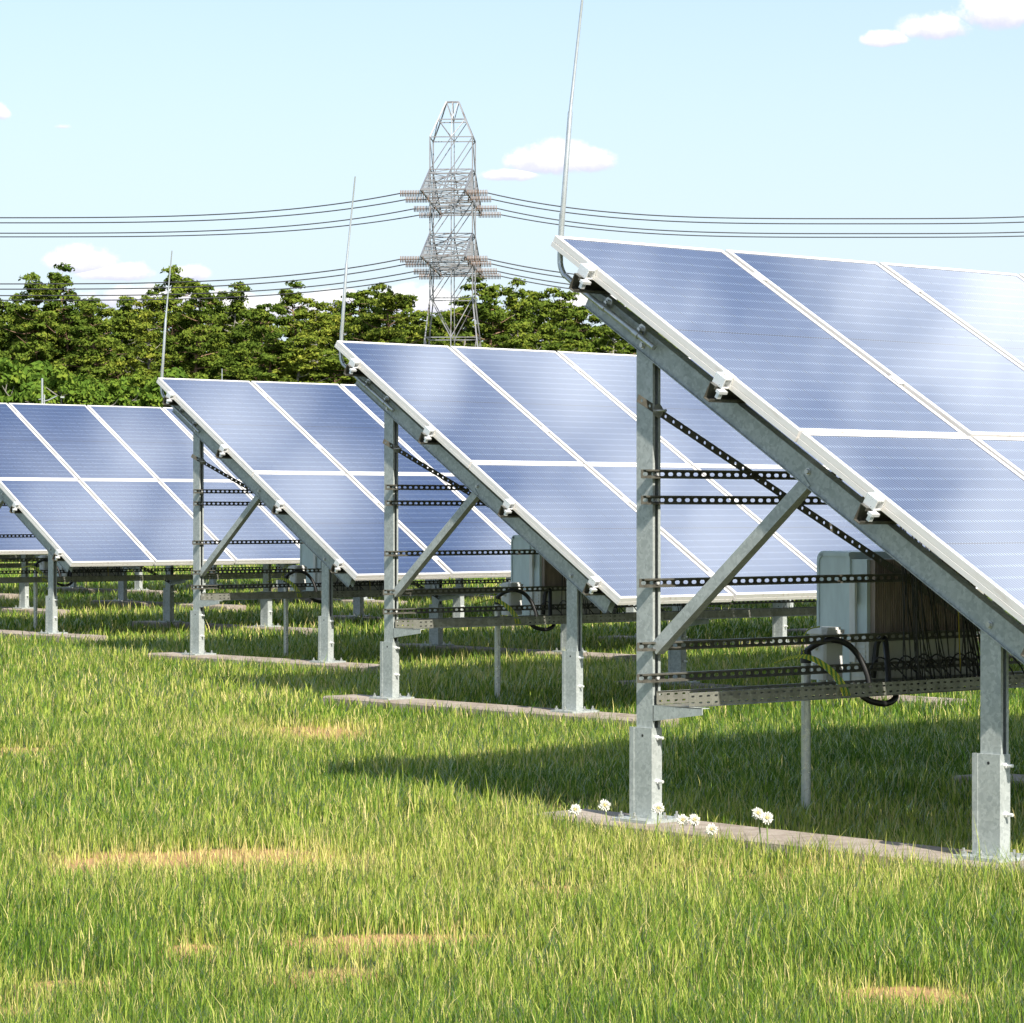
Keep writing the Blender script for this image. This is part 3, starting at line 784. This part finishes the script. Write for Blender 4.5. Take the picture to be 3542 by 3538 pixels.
    m2 = nt.new('ShaderNodeMixShader'); nt.link(fr.outputs[0], m2.inputs[0]); nt.link(mx.outputs[0], m2.inputs[1]); nt.link(g.outputs[0], m2.inputs[2])
    out = nt.new('ShaderNodeOutputMaterial'); nt.link(m2.outputs[0], out.inputs[0])
    me.materials.append(m); o = link(bpy.data.objects.new('grass', me))
    tag(o, 'rough green meadow grass with straw-coloured blades between the arrays', 'grass', kind='stuff')
    print('grass blades', n)
make_grass()

# ------------------------------------------------------------------ white puffball flowers along the near footing
def flower(i, u, c, h, label):
    r = random.Random(i*13+1); p = ROWS[1][0]+Ld*u+Cd*c
    root = empty('puffball_flower', (p.x, p.y, 0)); tag(root, label, 'flower', 'white puffball flowers along the near footing')
    mb = MB(); lx, ly = r.uniform(-.03,.03), r.uniform(-.02,.02)
    mb.tube(smooth_path([(-lx,-ly,0),(-lx*.5,-ly*.3,h*.5),(0,0,h)],4), .0028, 6); mb.build('stem', M['stem'], root)
    mb = MB(); n = 70
    for k in range(n):
        z = 1-2*(k+.5)/n; a = k*2.39996; q = math.sqrt(1-z*z); d = Vector((q*math.cos(a), q*math.sin(a), z))
        L_ = .027*r.uniform(.75,1.1); w = d.orthogonal().normalized()*.0030; e = Vector((0,0,h))+d*L_
        s0 = Vector((0,0,h))+d*.004
        v = d.cross(w).normalized()*.003
        mb.add([s0, s0+(e-s0)*.75+w, e, s0+(e-s0)*.75-w], [(0,1,2,3)]); mb.add([s0, s0+(e-s0)*.75+v, e, s0+(e-s0)*.75-v], [(0,1,2,3)])
    mb.build('flower_head', M['petal'], root)
    mb = MB(); mb.tube([(0,0,h-.006),(0,0,h-.002),(0,0,h+.004),(0,0,h+.008)], [.004,.008,.008,.003], 8); mb.build('flower_centre', M['yellow'], root)
m, nt, b = mat('flower_stem', (.16,.22,.06), .6); M['stem'] = m
nt.link(nt.mix(nt.noise(nt.coord(), 30, 3), (.10,.17,.04,1), (.24,.28,.09,1)), b.inputs['Base Color'])
m, nt, b = mat('white_petal', (.82,.80,.72), .6); M['petal'] = m
nt.link(nt.mix(nt.noise(nt.coord(), 60, 3), (.70,.68,.58,1), (.86,.85,.80,1)), b.inputs['Base Color'])
FL = [(-.25,.394,.125,'cream puffball flower farthest left, before the footing end'), (-.25,.569,.155,'cream puffball flower second from left, beside the footing end'),
      (-.25,.877,.165,'tall white puffball flower right in front of the back post foot'), (-.25,1.013,.130,'white puffball flower left one of the close pair beside the back post'),
      (-.25,1.077,.135,'white puffball flower right one of the close pair beside the back post'), (-.25,1.170,.105,'low white puffball flower between the two flower pairs'),
      (-.25,1.419,.187,'tallest white puffball flower, left one of the pair mid footing'), (-.25,1.466,.172,'white puffball flower, right one of the pair mid footing')]
for i, a in enumerate(FL): flower(i, *a)

# ------------------------------------------------------------------ trees
def leaf_mat(name, cols):
    m = bpy.data.materials.new(name); m.use_nodes = True; nt = NT(m.node_tree); nt.n.clear()
    at = nt.new('ShaderNodeAttribute'); at.attribute_name = 'tint'
    rn = nt.new('ShaderNodeObjectInfo').outputs['Random']
    f = nt.math('ADD', nt.math('MULTIPLY', at.outputs['Fac'], .75), nt.math('MULTIPLY', rn, .25))
    cr = nt.new('ShaderNodeValToRGB'); nt.link(f, cr.inputs[0]); e = cr.color_ramp.elements
    e[0].position = .05; e[0].color = (*cols[0],1); e[1].position = .95; e[1].color = (*cols[2],1); q = e.new(.5); q.color = (*cols[1],1)
    d = nt.new('ShaderNodeBsdfDiffuse'); t = nt.new('ShaderNodeBsdfTranslucent')
    nt.link(cr.outputs[0], d.inputs[0]); nt.link(cr.outputs[0], t.inputs[0])
    mx = nt.new('ShaderNodeMixShader'); mx.inputs[0].default_value = .3; nt.link(d.outputs[0], mx.inputs[1]); nt.link(t.outputs[0], mx.inputs[2])
    out = nt.new('ShaderNodeOutputMaterial'); nt.link(mx.outputs[0], out.inputs[0]); return m
M['leaf'] = leaf_mat('pine_foliage', ((.040,.075,.014),(.120,.175,.026),(.270,.300,.045)))
M['leaf2'] = leaf_mat('cypress_foliage', ((.050,.090,.018),(.150,.205,.030),(.320,.330,.048)))
M['shrub'] = leaf_mat('shrub_foliage', ((.045,.095,.016),(.115,.195,.028),(.230,.290,.040)))
def bark(name, a, b_):
    m, nt, b = mat(name, a, .9); oc = nt.coord(); n = nt.noise(nt.mapping(oc,(5,5,1.2)), 2.5, 6, .65)
    nt.link(nt.mix(n, (*a,1), (*b_,1)), b.inputs['Base Color']); return m
M['bark'] = bark('pine_bark', (.10,.06,.04), (.34,.21,.13)); M['bark_grey'] = bark('grey_bark', (.12,.11,.095), (.34,.32,.28))

def quads(P, N, size, asp, rg):
    """leaf quads at P with normals N"""
    n = len(P); r = rg.normal(0,1,(n,3)); t = np.cross(N, r); t /= np.linalg.norm(t,axis=1)[:,None]+1e-9; b = np.cross(N, t)
    s = size*rg.uniform(.7,1.35,n)[:,None]
    V = np.stack([P-t*s, P-b*s*asp, P+t*s, P+b*s*asp], 1); return V
def gen_tree(seed, Ht, R, kind):
    rg = np.random.default_rng(seed); rr = random.Random(seed)
    tb = MB(); top = Ht*.97
    trunk = smooth_path([(0,0,-.2),(rr.uniform(-.12,.12),rr.uniform(-.12,.12),Ht*.3),(rr.uniform(-.3,.3),rr.uniform(-.3,.3),Ht*.62),(rr.uniform(-.25,.25),rr.uniform(-.25,.25),top)],5)
    r0 = .16+.006*Ht
    tb.tube(trunk, [r0*(1-.92*i/(len(trunk)-1)) for i in range(len(trunk))], 8)
    def tp(h):
        for a, b_ in zip(trunk, trunk[1:]):
            if a.z <= h <= b_.z: return a.lerp(b_, (h-a.z)/max(1e-6,b_.z-a.z))
        return trunk[-1]
    nb = {'pine': 84, 'cypress': 92, 'round': 54}[kind]; clumps = []
    for i in range(nb):
        q = ((i+rr.random())/nb)**1.12
        lo = {'pine': .06, 'cypress': .03, 'round': .10}[kind]
        h = Ht*(lo+(.985-lo)*q); f = (h/Ht-lo)/(1-lo)
        if kind == 'pine': rad_ = R*(.82+.30*math.sin(3.1*f+.5))*max(.10, 1-f**2.6)**.62
        elif kind == 'cypress': rad_ = R*max(.10, 1-f**1.9)**.75
        else: rad_ = R*math.sqrt(max(.05, 1-(1.55*(f-.42))**2))
        rad_ *= rr.uniform(.60,1.12); a = i*2.39996+rr.uniform(-.6,.6)
        o = tp(min(h,top)); up = rr.uniform(.05,.50) if kind != 'cypress' else rr.uniform(0,.55)
        tip = o+Vector((math.cos(a)*rad_, math.sin(a)*rad_, rad_*up*.8))
        midp = o.lerp(tip,.5)+Vector((rr.uniform(-.15,.15),rr.uniform(-.15,.15),rr.uniform(-.25,.10)))
        br = smooth_path([o,midp,tip],4); b0 = .055*(1-.6*f)+.014
        tb.tube(br, [b0*(1-.8*k/(len(br)-1)) for k in range(len(br))], 5, cap=False)
        nc = max(2, int(rad_/.40))
        for k in range(nc):
            t = .30+.70*(k+rr.random()*.8)/nc; t = min(1,t)
            p = br[min(len(br)-1, int(t*(len(br)-1)))]
            cl = p+Vector((rr.gauss(0,.26),rr.gauss(0,.26),rr.gauss(.10,.20)))
            clumps.append((cl, rr.uniform(.36,.68)*(1.0-.20*f)))
            if rr.random() < .5:
                tb.tube([p, p.lerp(cl,.9)], [.016,.007], 4, cap=False)
    for k in range(5): clumps.append((Vector(trunk[-1])+Vector((rr.gauss(0,.16),rr.gauss(0,.16),rr.uniform(-.5,.25))), rr.uniform(.22,.36)))
    VV, TT = [], []
    for c, s in clumps:
        n = int(112*(s/.45)**1.5)+24
        d = rg.normal(0,1,(n,3)); d /= np.linalg.norm(d,axis=1)[:,None]; d[:,2] = np.where(d[:,2] < -.25, -d[:,2], d[:,2])
        sub = rg.normal(0,1,(7,3)); sub /= np.linalg.norm(sub,axis=1)[:,None]; sub[:,2] = np.abs(sub[:,2])*.9
        pick = sub[rg.integers(0,7,n)]; d = d*.42+pick*.62
        P = np.array(c)+d*np.array([s,s,s*.80])*rg.uniform(.55,1.08,n)[:,None]
        N = d*np.array([1,1,1.3])+rg.normal(0,.55,(n,3)); N /= np.linalg.norm(N,axis=1)[:,None]
        VV.append(quads(P, N, {'pine': .092, 'cypress': .086, 'round': .085}[kind], .50, rg))
        ct = rg.uniform(.1,.9)
        TT.append(np.clip(ct*.6+.2+rg.normal(0,.17,n), 0, 1))
    V = np.vstack(VV); T = np.concatenate(TT); n = len(V)
    me = bpy.data.meshes.new('crown'); me.vertices.add(n*4); me.vertices.foreach_set('co', V.astype(np.float32).ravel())
    me.loops.add(n*4); me.loops.foreach_set('vertex_index', np.arange(n*4,dtype=np.int32)); me.polygons.add(n)
    me.polygons.foreach_set('loop_start', (np.arange(n)*4).astype(np.int32))
    try: me.polygons.foreach_set('loop_total', np.full(n,4,np.int32))
    except Exception: pass
    me.update(calc_edges=True)
    a = me.attributes.new('tint','FLOAT','POINT'); a.data.foreach_set('value', np.repeat(T,4).astype(np.float32))
    me.materials.append(M['leaf'] if kind == 'pine' else M['leaf2'] if kind == 'cypress' else M['shrub'])
    return tb.mesh('trunk', M['bark'] if kind == 'pine' else M['bark_grey']), me

VAR = [gen_tree(101,12,2.7,'pine'), gen_tree(102,12,2.3,'pine'), gen_tree(103,12,3.0,'pine'), gen_tree(104,12,2.5,'pine'),
       gen_tree(201,12,2.4,'cypress'), gen_tree(202,12,2.7,'cypress'), gen_tree(203,12,2.2,'cypress')]
SHR = [gen_tree(301,4.0,1.5,'round'), gen_tree(302,3.4,1.4,'round'), gen_tree(303,4.4,1.7,'round')]
def put_tree(name, var, x, y, sc, sxy, rz, label, cat, group):
    t = empty(name, (x,y,0), rz); t.scale = (sxy,sxy,sc); tag(t, label, cat, group)
    inst('trunk', var[0], t); inst('crown', var[1], t); return t
# front rank: tops measured in the photograph (pixels of the 3542-wide original)
FRONT = [(-40,1030,1),(45,1052,4),(130,972,0),(225,946,2),(320,1040,3),(420,1036,5),(505,1034,6),(612,948,0),(690,975,1),(810,1012,4),(905,1060,3),(1027,1004,2),(1095,1046,5),(1172,1050,6),
         (1245,1004,1),(1340,1006,0),(1432,1085,5),(1530,1092,3),(1612,1040,6),(1694,986,2),(1785,1002,4),(1855,1006,1),(1946,1010,5),(2020,1064,3),(2120,1085,6),(2240,1070,0),(2370,1060,1),(2520,1066,4)]
ORDN = ['first','second','third','fourth','fifth','sixth','seventh','eighth','ninth','tenth','eleventh','twelfth','thirteenth','fourteenth','fifteenth','sixteenth','seventeenth','eighteenth','nineteenth','twentieth','twenty-first','twenty-second','twenty-third','twenty-fourth','twenty-fifth','twenty-sixth','twenty-seventh','twenty-eighth']
SPECIAL = {3: 'tallest pine at the left with reddish forked trunk, below the power lines', 7: 'tall pine rising behind the rod of the third array',
           19: 'dark pine just right of the pylon legs, taller than its neighbours', 11: 'slender pine with a bare brown trunk midway between two rods', 17: 'low tree showing through the pylon legs'}
rt = random.Random(77)
for i, (px, py, v) in enumerate(FRONT):
    z = rt.uniform(147, 156); x = (px-CX)/FPX*z; ht = (CY-py)/FPX*z+CAM_H
    kind = 'bushy pine' if v < 4 else 'yellow-green cypress'
    lab = SPECIAL.get(i, f'{kind} in the front rank of the forest, {ORDN[i]} from the left')
    put_tree('pine_tree' if v < 4 else 'cypress_tree', VAR[v], x, z, ht/12., ht/12.*rt.uniform(.95,1.15), rt.uniform(0,6.28), lab, 'tree', 'trees of the front rank of the forest')
for i in range(46):
    px = -250+i*72+rt.uniform(-40,40); z = rt.uniform(160, 172); x = (px-CX)/FPX*z
    py = 1075+rt.uniform(-18,50); ht = (CY-py)/FPX*z+CAM_H; v = rt.randrange(7)
    put_tree('pine_tree' if v < 4 else 'cypress_tree', VAR[v], x, z, ht/12., ht/12.*rt.uniform(1.1,1.35), rt.uniform(0,6.28),
             'dense green tree filling the second rank behind the front pines', 'tree', 'trees of the second rank of the forest')
for i in range(26):
    px = -220+i*112+rt.uniform(-40,40); z = rt.uniform(140, 146); x = (px-CX)/FPX*z
    py = (1345 if px < 760 else 1215)+rt.uniform(-45,30); ht = (CY-py)/FPX*z+CAM_H; v = rt.randrange(7)
    put_tree('young_tree', VAR[v], x, z, ht/12., ht/12.*rt.uniform(1.25,1.6), rt.uniform(0,6.28),
             'lower young tree along the forest edge in front of the tall pines', 'tree', 'young trees along the forest edge')
for i, px in enumerate((-60, 40, 150, 235, 330, 420, 515, 600, 700)):
    z = rt.uniform(128, 137); x = (px-CX)/FPX*z; py = 1362+rt.uniform(-22,18); ht = (CY-py)/FPX*z+CAM_H; v = rt.randrange(3); s = ht/(4.0,3.4,4.4)[v]
    put_tree('shrub', SHR[v], x, z, s, s*.9, rt.uniform(0,6.28), f'light green rounded shrub just above the left array, {ORDN[i]} from the left', 'shrub', 'shrubs in front of the forest at left')

# ------------------------------------------------------------------ lattice pylon, crossarms pointing to and from the viewer
m, nt, b = mat('pylon_steel', (.30,.30,.30), .45, .5); M['pyl'] = m
n = nt.noise(nt.coord(), 1.3, 6, .7); nt.link(nt.mix(nt.mrange(n,.52,.68), (.25,.25,.255,1), (.12,.085,.065,1)), b.inputs['Base Color'])
m, nt, b = mat('rusty_insulator', (.16,.10,.07), .5); M['ins'] = m
n = nt.noise(nt.coord(), 5, 4); nt.link(nt.mix(n, (.09,.055,.04,1), (.26,.18,.13,1)), b.inputs['Base Color'])
m, nt, b = mat('power_cable', (.02,.02,.025), .5); M['line'] = m
n = nt.noise(nt.coord(), 2, 2); nt.link(nt.mix(n, (.012,.012,.016,1), (.03,.03,.035,1)), b.inputs['Base Color'])
PZ = 140.0
def hgt(y, d): return (CY-y)/FPX*d + CAM_H
def make_pylon():
    cx = (1566-CX)/FPX*PZ; root = empty('lattice_pylon', (cx, PZ, 0), -rad(3.2))
    tag(root, 'tall grey steel lattice pylon with two box crossarms rising above the trees', 'pylon')
    hw, hd = .98, .93
    yl = [344, 409, 473, 585, 700, 807, 920, 1030, 1167]
    H_ = [hgt(y, PZ-.9) for y in yl]; W_ = [.285, .625, .98, .98, .98, .98, .98, .98, 1.185]; D_ = [.16, .6, .93, .93, .93, .93, .93, .93, 1.15]
    H_.append(0.0); W_.append(2.25); D_.append(2.15)
    mb = MB()
    def c4(i): return [Vector((sx*W_[i], sy*D_[i], H_[i])) for sx, sy in ((-1,-1),(1,-1),(1,1),(-1,1))]
    t = .045
    for i in range(len(H_)-1):
        A, B = c4(i), c4(i+1)
        for k in range(4):
            mb.bar(A[k], B[k], t*1.35)
            mb.bar(A[k], A[(k+1)%4], t)
        for s in (-1,1):
            ma, mb_ = Vector((0,s*D_[i],H_[i])), Vector((0,s*D_[i+1],H_[i+1])); mb.bar(ma, mb_, t*.9)
            k0, k1 = (0,1) if s < 0 else (3,2)
            if 2 <= i < 7:
                mb.bar(ma, B[k0], t*.8); mb.bar(A[k1], mb_, t*.8)
            elif i < 2:
                mb.bar(mb_, A[k0], t*.8); mb.bar(mb_, A[k1], t*.8)
            else:
                mb.bar(A[k0], mb_, t*1.0); mb.bar(A[k1], mb_, t*.9)
        for s in (-1,1):
            p, q = (0,3) if s < 0 else (1,2)
            mb.bar(A[p], B[q], t*.7)
    for sx, sy in ((-1,-1),(1,-1),(1,1),(-1,1)): mb.box(sx*2.25-.25, sx*2.25+.25, sy*2.15-.25, sy*2.15+.25, -.2, .18)
    mb.build('tower_body', M['pyl'], root)
    for ya, yb, nm in ((585, 656, 'upper'), (807, 885, 'lower')):
        ha = hgt(ya, PZ-.9); hb = hgt(yb, PZ-5.8); mb = MB(); yf, yk = -5.8, 5.8; t2 = .045
        for sx in (-hw, hw):
            for e in (yf, yk):
                s = -1 if e < 0 else 1
                mb.bar((sx, s*hd, ha), (sx, e, hb), t2*1.4)
                for k in range(1, 7):
                    f = k/7; mb.bar((sx, s*hd+(e-s*hd)*f, ha+(hb-ha)*f), (sx, s*hd+(e-s*hd)*f, hb), t2*.8)
            mb.bar((sx, yf, hb), (sx, yk, hb), t2*1.4)
        for e in (yf, yk): mb.bar((-hw, e, hb), (hw, e, hb), t2*1.3)
        for s, e in ((-1,yf),(1,yk)):
            mb.bar((0, s*hd, ha), (0, e, hb), t2)
            for k in range(0, 6):
                f = k/5*.96; y_ = s*hd+(e-s*hd)*f; z_ = ha+(hb-ha)*f; mb.bar((-hw,y_,z_), (hw,y_,z_), t2*.9)
                f2 = (k+1)/5*.96; y2 = s*hd+(e-s*hd)*f2; z2 = ha+(hb-ha)*f2
                if k < 5: mb.bar((-hw if k % 2 else hw, y_, z_), (0, y2, z2), t2*.7); mb.bar((0,y_,z_), (hw if k % 2 else -hw,y2,z2), t2*.7)
        for k in range(11):
            y_ = yf+(yk-yf)*k/10; mb.bar((-hw,y_,hb), (hw,y_,hb), t2*.85)
            if k < 10:
                y2 = yf+(yk-yf)*(k+1)/10; mb.bar((-hw if k % 2 else hw,y_,hb), (hw if k % 2 else -hw,y2,hb), t2*.7)
        mb.build('crossarm', M['pyl'], root)
        for yy in (-5.3, -2.6, 1.6, 4.6):
            for s in (-1, 1):
                ins = MB(); x0, x1 = s*(hw-.10), s*(hw+.98)
                ins.tube([(x0,yy,hb-.10),(x1,yy,hb-.10)], .018, 6)
                for k in range(15):
                    x = x0+(x1-x0)*(k+.5)/15
                    ins.tube([(x-.012,yy,hb-.10),(x+.012,yy,hb-.10)], [.155,.145], 10)
                ins.build('insulator_string', M['ins'], root)
    return root
pyl = make_pylon()
bpy.context.view_layer.update()
PM = pyl.matrix_world.copy()
LN = ['topmost', 'second', 'third', 'lowest']
rows_y = {('upper','left'): [(1396,664,748),(1412,686,766),(1437,716,800),(1457,740,815)], ('upper','right'): [(1680,664,753),(1692,686,771),(1713,716,803),(1722,740,818)],
          ('lower','left'): [(1396,897,982),(1412,916,1002),(1440,942,1025),(1457,956,1038)], ('lower','right'): [(1680,897,985),(1692,916,1005),(1713,942,1028),(1722,956,1041)]}
YY = (-5.3, -2.6, 1.6, 4.6)
for (lev, side), L4 in rows_y.items():
    hb = hgt(656 if lev == 'upper' else 885, PZ-5.8)-.10
    for k, (px, py, yb) in enumerate(L4):
        s = -1 if side == 'left' else 1
        p = PM @ Vector((s*(.98+.98), YY[k], hb)); d = p.y
        span = 1430/FPX*d if side == 'left' else 1270/FPX*d
        sag = (yb-py)/FPX*d
        pts = []
        N = 60
        for j in range(N+1):
            t = j/N*2-.0; q = 1-t                      # q: 1 at the pylon, 0 at the lowest point, -1 at the next pylon
            pts.append((p.x+s*span*t, p.y, p.z - sag*(1-abs(q)**3.4)))
        mb = MB(); mb.tube(pts, .026, 6); o = mb.build('power_line', M['line'])
        tag(o, f'{LN[k]} of the four black power lines running {side} from the {lev} crossarm of the pylon', 'power line', 'power lines strung from the pylon')

# thin mast with arms in front of the forest at far left, and a second thin rod beyond the third array
def px_pt(px, py, d): return Vector(((px-CX)/FPX*d, d, hgt(py, d)))
root = empty('utility_mast', (px_pt(146,1400,100).x, 100, 0)); tag(root, 'thin grey mast with bent side arms above the top edge of the left array', 'mast')
bx = root.location.x
mb = MB(); mb.tube([(0,0,0),(0,0,hgt(1308,100))], .035, 8); mb.tube([(.07,0,0),(.07,0,hgt(1365,100))], .025, 6); mb.build('pole', M['galv_plain'], root)
mb = MB(); mb.tube(smooth_path([(0,0,hgt(1388,100)),(.2,0,hgt(1384,100)),(.48,0,hgt(1370,100))],4), .022, 6); mb.tube([(-.12,0,hgt(1382,100)),(.05,0,hgt(1378,100))], .018, 6); mb.build('side_arm', M['galv_plain'], root)
root = empty('camera_post', (px_pt(212,1400,100).x, 100, 0)); tag(root, 'short dark post with a flat head right of the thin mast', 'post')
mb = MB(); mb.tube([(0,0,0),(0,0,hgt(1373,100))], .022, 6); mb.build('pole', M['rubber'], root)
mb = MB(); mb.box(-.02,.10,-.04,.04,hgt(1376,100),hgt(1371,100)); mb.build('head', M['galv'], root)
p = px_pt(768, 1275, 60); mb = MB(); mb.tube([(0,0,0),(0,0,p.z)], [.014,.009], 8); o = mb.build('lightning_rod', M['galv_plain'], None, (p.x, p.y, 0))
tag(o, 'short distant lightning rod peeking over the top edge of the third array', 'lightning rod', 'lightning rods on the array ends')

# ------------------------------------------------------------------ sun, sky and clouds
EL = rad(40); vh = (Ld*-.27+Cd*.963).normalized()
to_sun = Vector((vh.x*math.cos(EL), vh.y*math.cos(EL), math.sin(EL)))
sun = bpy.data.lights.new('sun', 'SUN'); sun.energy = 4.6; sun.angle = rad(.53); sun.color = (1.0,.945,.85)
so = link(bpy.data.objects.new('sun', sun)); so.rotation_euler = to_sun.to_track_quat('Z','Y').to_euler(); so.location = (10,-20,30)
W = bpy.data.worlds.new('World'); scn.world = W; W.use_nodes = True; nt = NT(W.node_tree); nt.n.clear()
sky = nt.new('ShaderNodeTexSky'); sky.sky_type = 'NISHITA'; sky.sun_disc = False; sky.sun_elevation = EL; sky.sun_rotation = math.atan2(to_sun.x, to_sun.y) % (2*math.pi)
sky.air_density = 1.0; sky.dust_density = 1.2; sky.ozone_density = 1.6; sky.altitude = 100
SKY = .10
g = nt.coord('Generated'); sp = nt.new('ShaderNodeSeparateXYZ'); nt.link(g, sp.inputs[0])
dx, dy, dz = sp.outputs
# cumulus bank low over the forest and small cumulus clouds, laid out by compass direction on the sky
az = nt.math('ARCTAN2', dx, dy); el = nt.math('ARCSINE', dz)
cb = nt.new('ShaderNodeCombineXYZ'); nt.link(az, cb.inputs[0]); nt.link(el, cb.inputs[1])
n_big = nt.noise(cb.outputs[0], 46, 7, .62); n_fine = nt.noise(cb.outputs[0], 150, 6, .62)
pert = nt.math('ADD', nt.math('MULTIPLY', nt.math('SUBTRACT', n_big, .5), 1.7), nt.math('MULTIPLY', nt.math('SUBTRACT', n_fine, .5), .9))
def ang(px, py): return math.atan2(px-CX, FPX), math.atan2(CY-py, math.hypot(FPX, px-CX))
dens = None; under = None
for px, py, rx, ry in ((3240,105,120,62),(3460,55,150,80),(3060,140,80,34),(1890,565,170,72),(2040,565,95,52),(1760,610,110,30),(290,915,130,62),(400,950,140,45),(-15,395,45,40),(215,440,60,22),
                       (665,950,60,36),(1440,1060,170,70),(900,1080,260,60),(1150,1040,140,45),(2150,1060,300,60),(520,1040,240,60)):
    a0, e0 = ang(px, py); ra, re = rx/FPX, ry/FPX
    u = nt.math('DIVIDE', nt.math('SUBTRACT', az, a0), ra); v = nt.math('DIVIDE', nt.math('SUBTRACT', el, e0), re)
    v2 = nt.math('MULTIPLY', v, nt.mrange(v, -.05, .05, 1.9, 1.0))       # flat bases
    d = nt.math('SUBTRACT', 1.0, nt.math('SQRT', nt.math('ADD', nt.math('MULTIPLY', u, u), nt.math('MULTIPLY', v2, v2))))
    wgt = 1.0 if px != 215 else .35
    if wgt != 1.0: d = nt.math('SUBTRACT', d, .45)
    if dens is None: dens, under = d, nt.math('MULTIPLY', v, 1.0)
    else:
        gt = nt.math('GREATER_THAN', d, dens); under = nt.math('ADD', nt.math('MULTIPLY', gt, v), nt.math('MULTIPLY', nt.math('SUBTRACT', 1.0, gt), under)); dens = nt.math('MAXIMUM', dens, d)
cov = nt.mrange(nt.math('ADD', nt.math('ADD', dens, .20), pert), .02, .52, 0, 1)
cov = nt.math('MULTIPLY', cov, nt.mrange(dens, -.55, -.1, 0, 1))
shade = nt.mrange(nt.math('ADD', under, nt.math('MULTIPLY', pert, .8)), -.55, .45, 0, 1)
ccol = nt.mix(shade, (.66,.68,.86,1), (1.05,1.03,1.03,1))
# made-up cloud patches in the unseen sky, placed for reflections in the tilted glass
hi = None
Nn = (Vector((0,0,1))*CT + Cd*ST).normalized()
n_hi = nt.noise(g, 30, 5, .55)
for px, py, rr_ in ((350,1760,230),(470,1560,170),(800,1440,210),(1080,1720,190),(700,1850,230),(1480,1300,150),(2020,1290,330),(2450,1880,430),(2250,1620,260),(3650,1020,620),(3560,2000,330),(1900,1960,200)):
    d_ = Vector(((px-CX)/FPX, 1, (CY-py)/FPX)).normalized(); q = d_-Nn*2*d_.dot(Nn)
    vm = nt.new('ShaderNodeVectorMath', operation='DISTANCE'); nt.link(g, vm.inputs[0]); vm.inputs[1].default_value = q
    f = nt.math('ADD', nt.math('DIVIDE', vm.outputs['Value'], rr_/FPX*1.7), nt.math('MULTIPLY', nt.math('SUBTRACT', n_hi, .5), 1.1))
    f = nt.mrange(f, -.05, 1.2, 1, 0)
    hi = f if hi is None else nt.math('MAXIMUM', hi, f)
# thin veil whitening the sky towards the horizon
veil = nt.mrange(el, rad(-1), rad(13), .97, .30)
bgs = nt.new('ShaderNodeBackground'); nt.link(sky.outputs[0], bgs.inputs[0]); bgs.inputs[1].default_value = SKY
bgv = nt.new('ShaderNodeBackground'); bgv.inputs[0].default_value = (.76,.885,1.0,1); bgv.inputs[1].default_value = .52
bgc = nt.new('ShaderNodeBackground'); nt.link(ccol, bgc.inputs[0]); bgc.inputs[1].default_value = .62
bgh = nt.new('ShaderNodeBackground'); bgh.inputs[0].default_value = (.93,.98,1.0,1); bgh.inputs[1].default_value = 1.9
def mixs(f, a, b_):
    n = nt.new('ShaderNodeMixShader'); nt.val(f, n.inputs[0]); nt.link(a, n.inputs[1]); nt.link(b_, n.inputs[2]); return n.outputs[0]
s1 = mixs(veil, bgs.outputs[0], bgv.outputs[0]); s2 = mixs(hi, s1, bgh.outputs[0]); s3 = mixs(cov, s2, bgc.outputs[0])
out = nt.new('ShaderNodeOutputWorld'); nt.link(s3, out.inputs[0])

# ------------------------------------------------------------------ camera and output
cd = bpy.data.cameras.new('camera'); cam = link(bpy.data.objects.new('camera', cd)); scn.camera = cam
cd.sensor_fit = 'HORIZONTAL'; cd.sensor_width = 36.0; cd.lens = FPX/3542.*36.; cd.clip_start = .1; cd.clip_end = 3000
cam.location = (0,0,CAM_H); cam.rotation_euler = (rad(90),0,0)
scn.render.engine = 'CYCLES'
scn.cycles.max_bounces = 8; scn.cycles.diffuse_bounces = 3; scn.cycles.glossy_bounces = 4; scn.cycles.transmission_bounces = 4
scn.cycles.use_denoising = True
scn.view_settings.view_transform = 'Standard'; scn.view_settings.look = 'None'; scn.view_settings.gamma = 1.0
scn.view_settings.exposure = .95
scn.render.resolution_x = 1024; scn.render.resolution_y = 1023
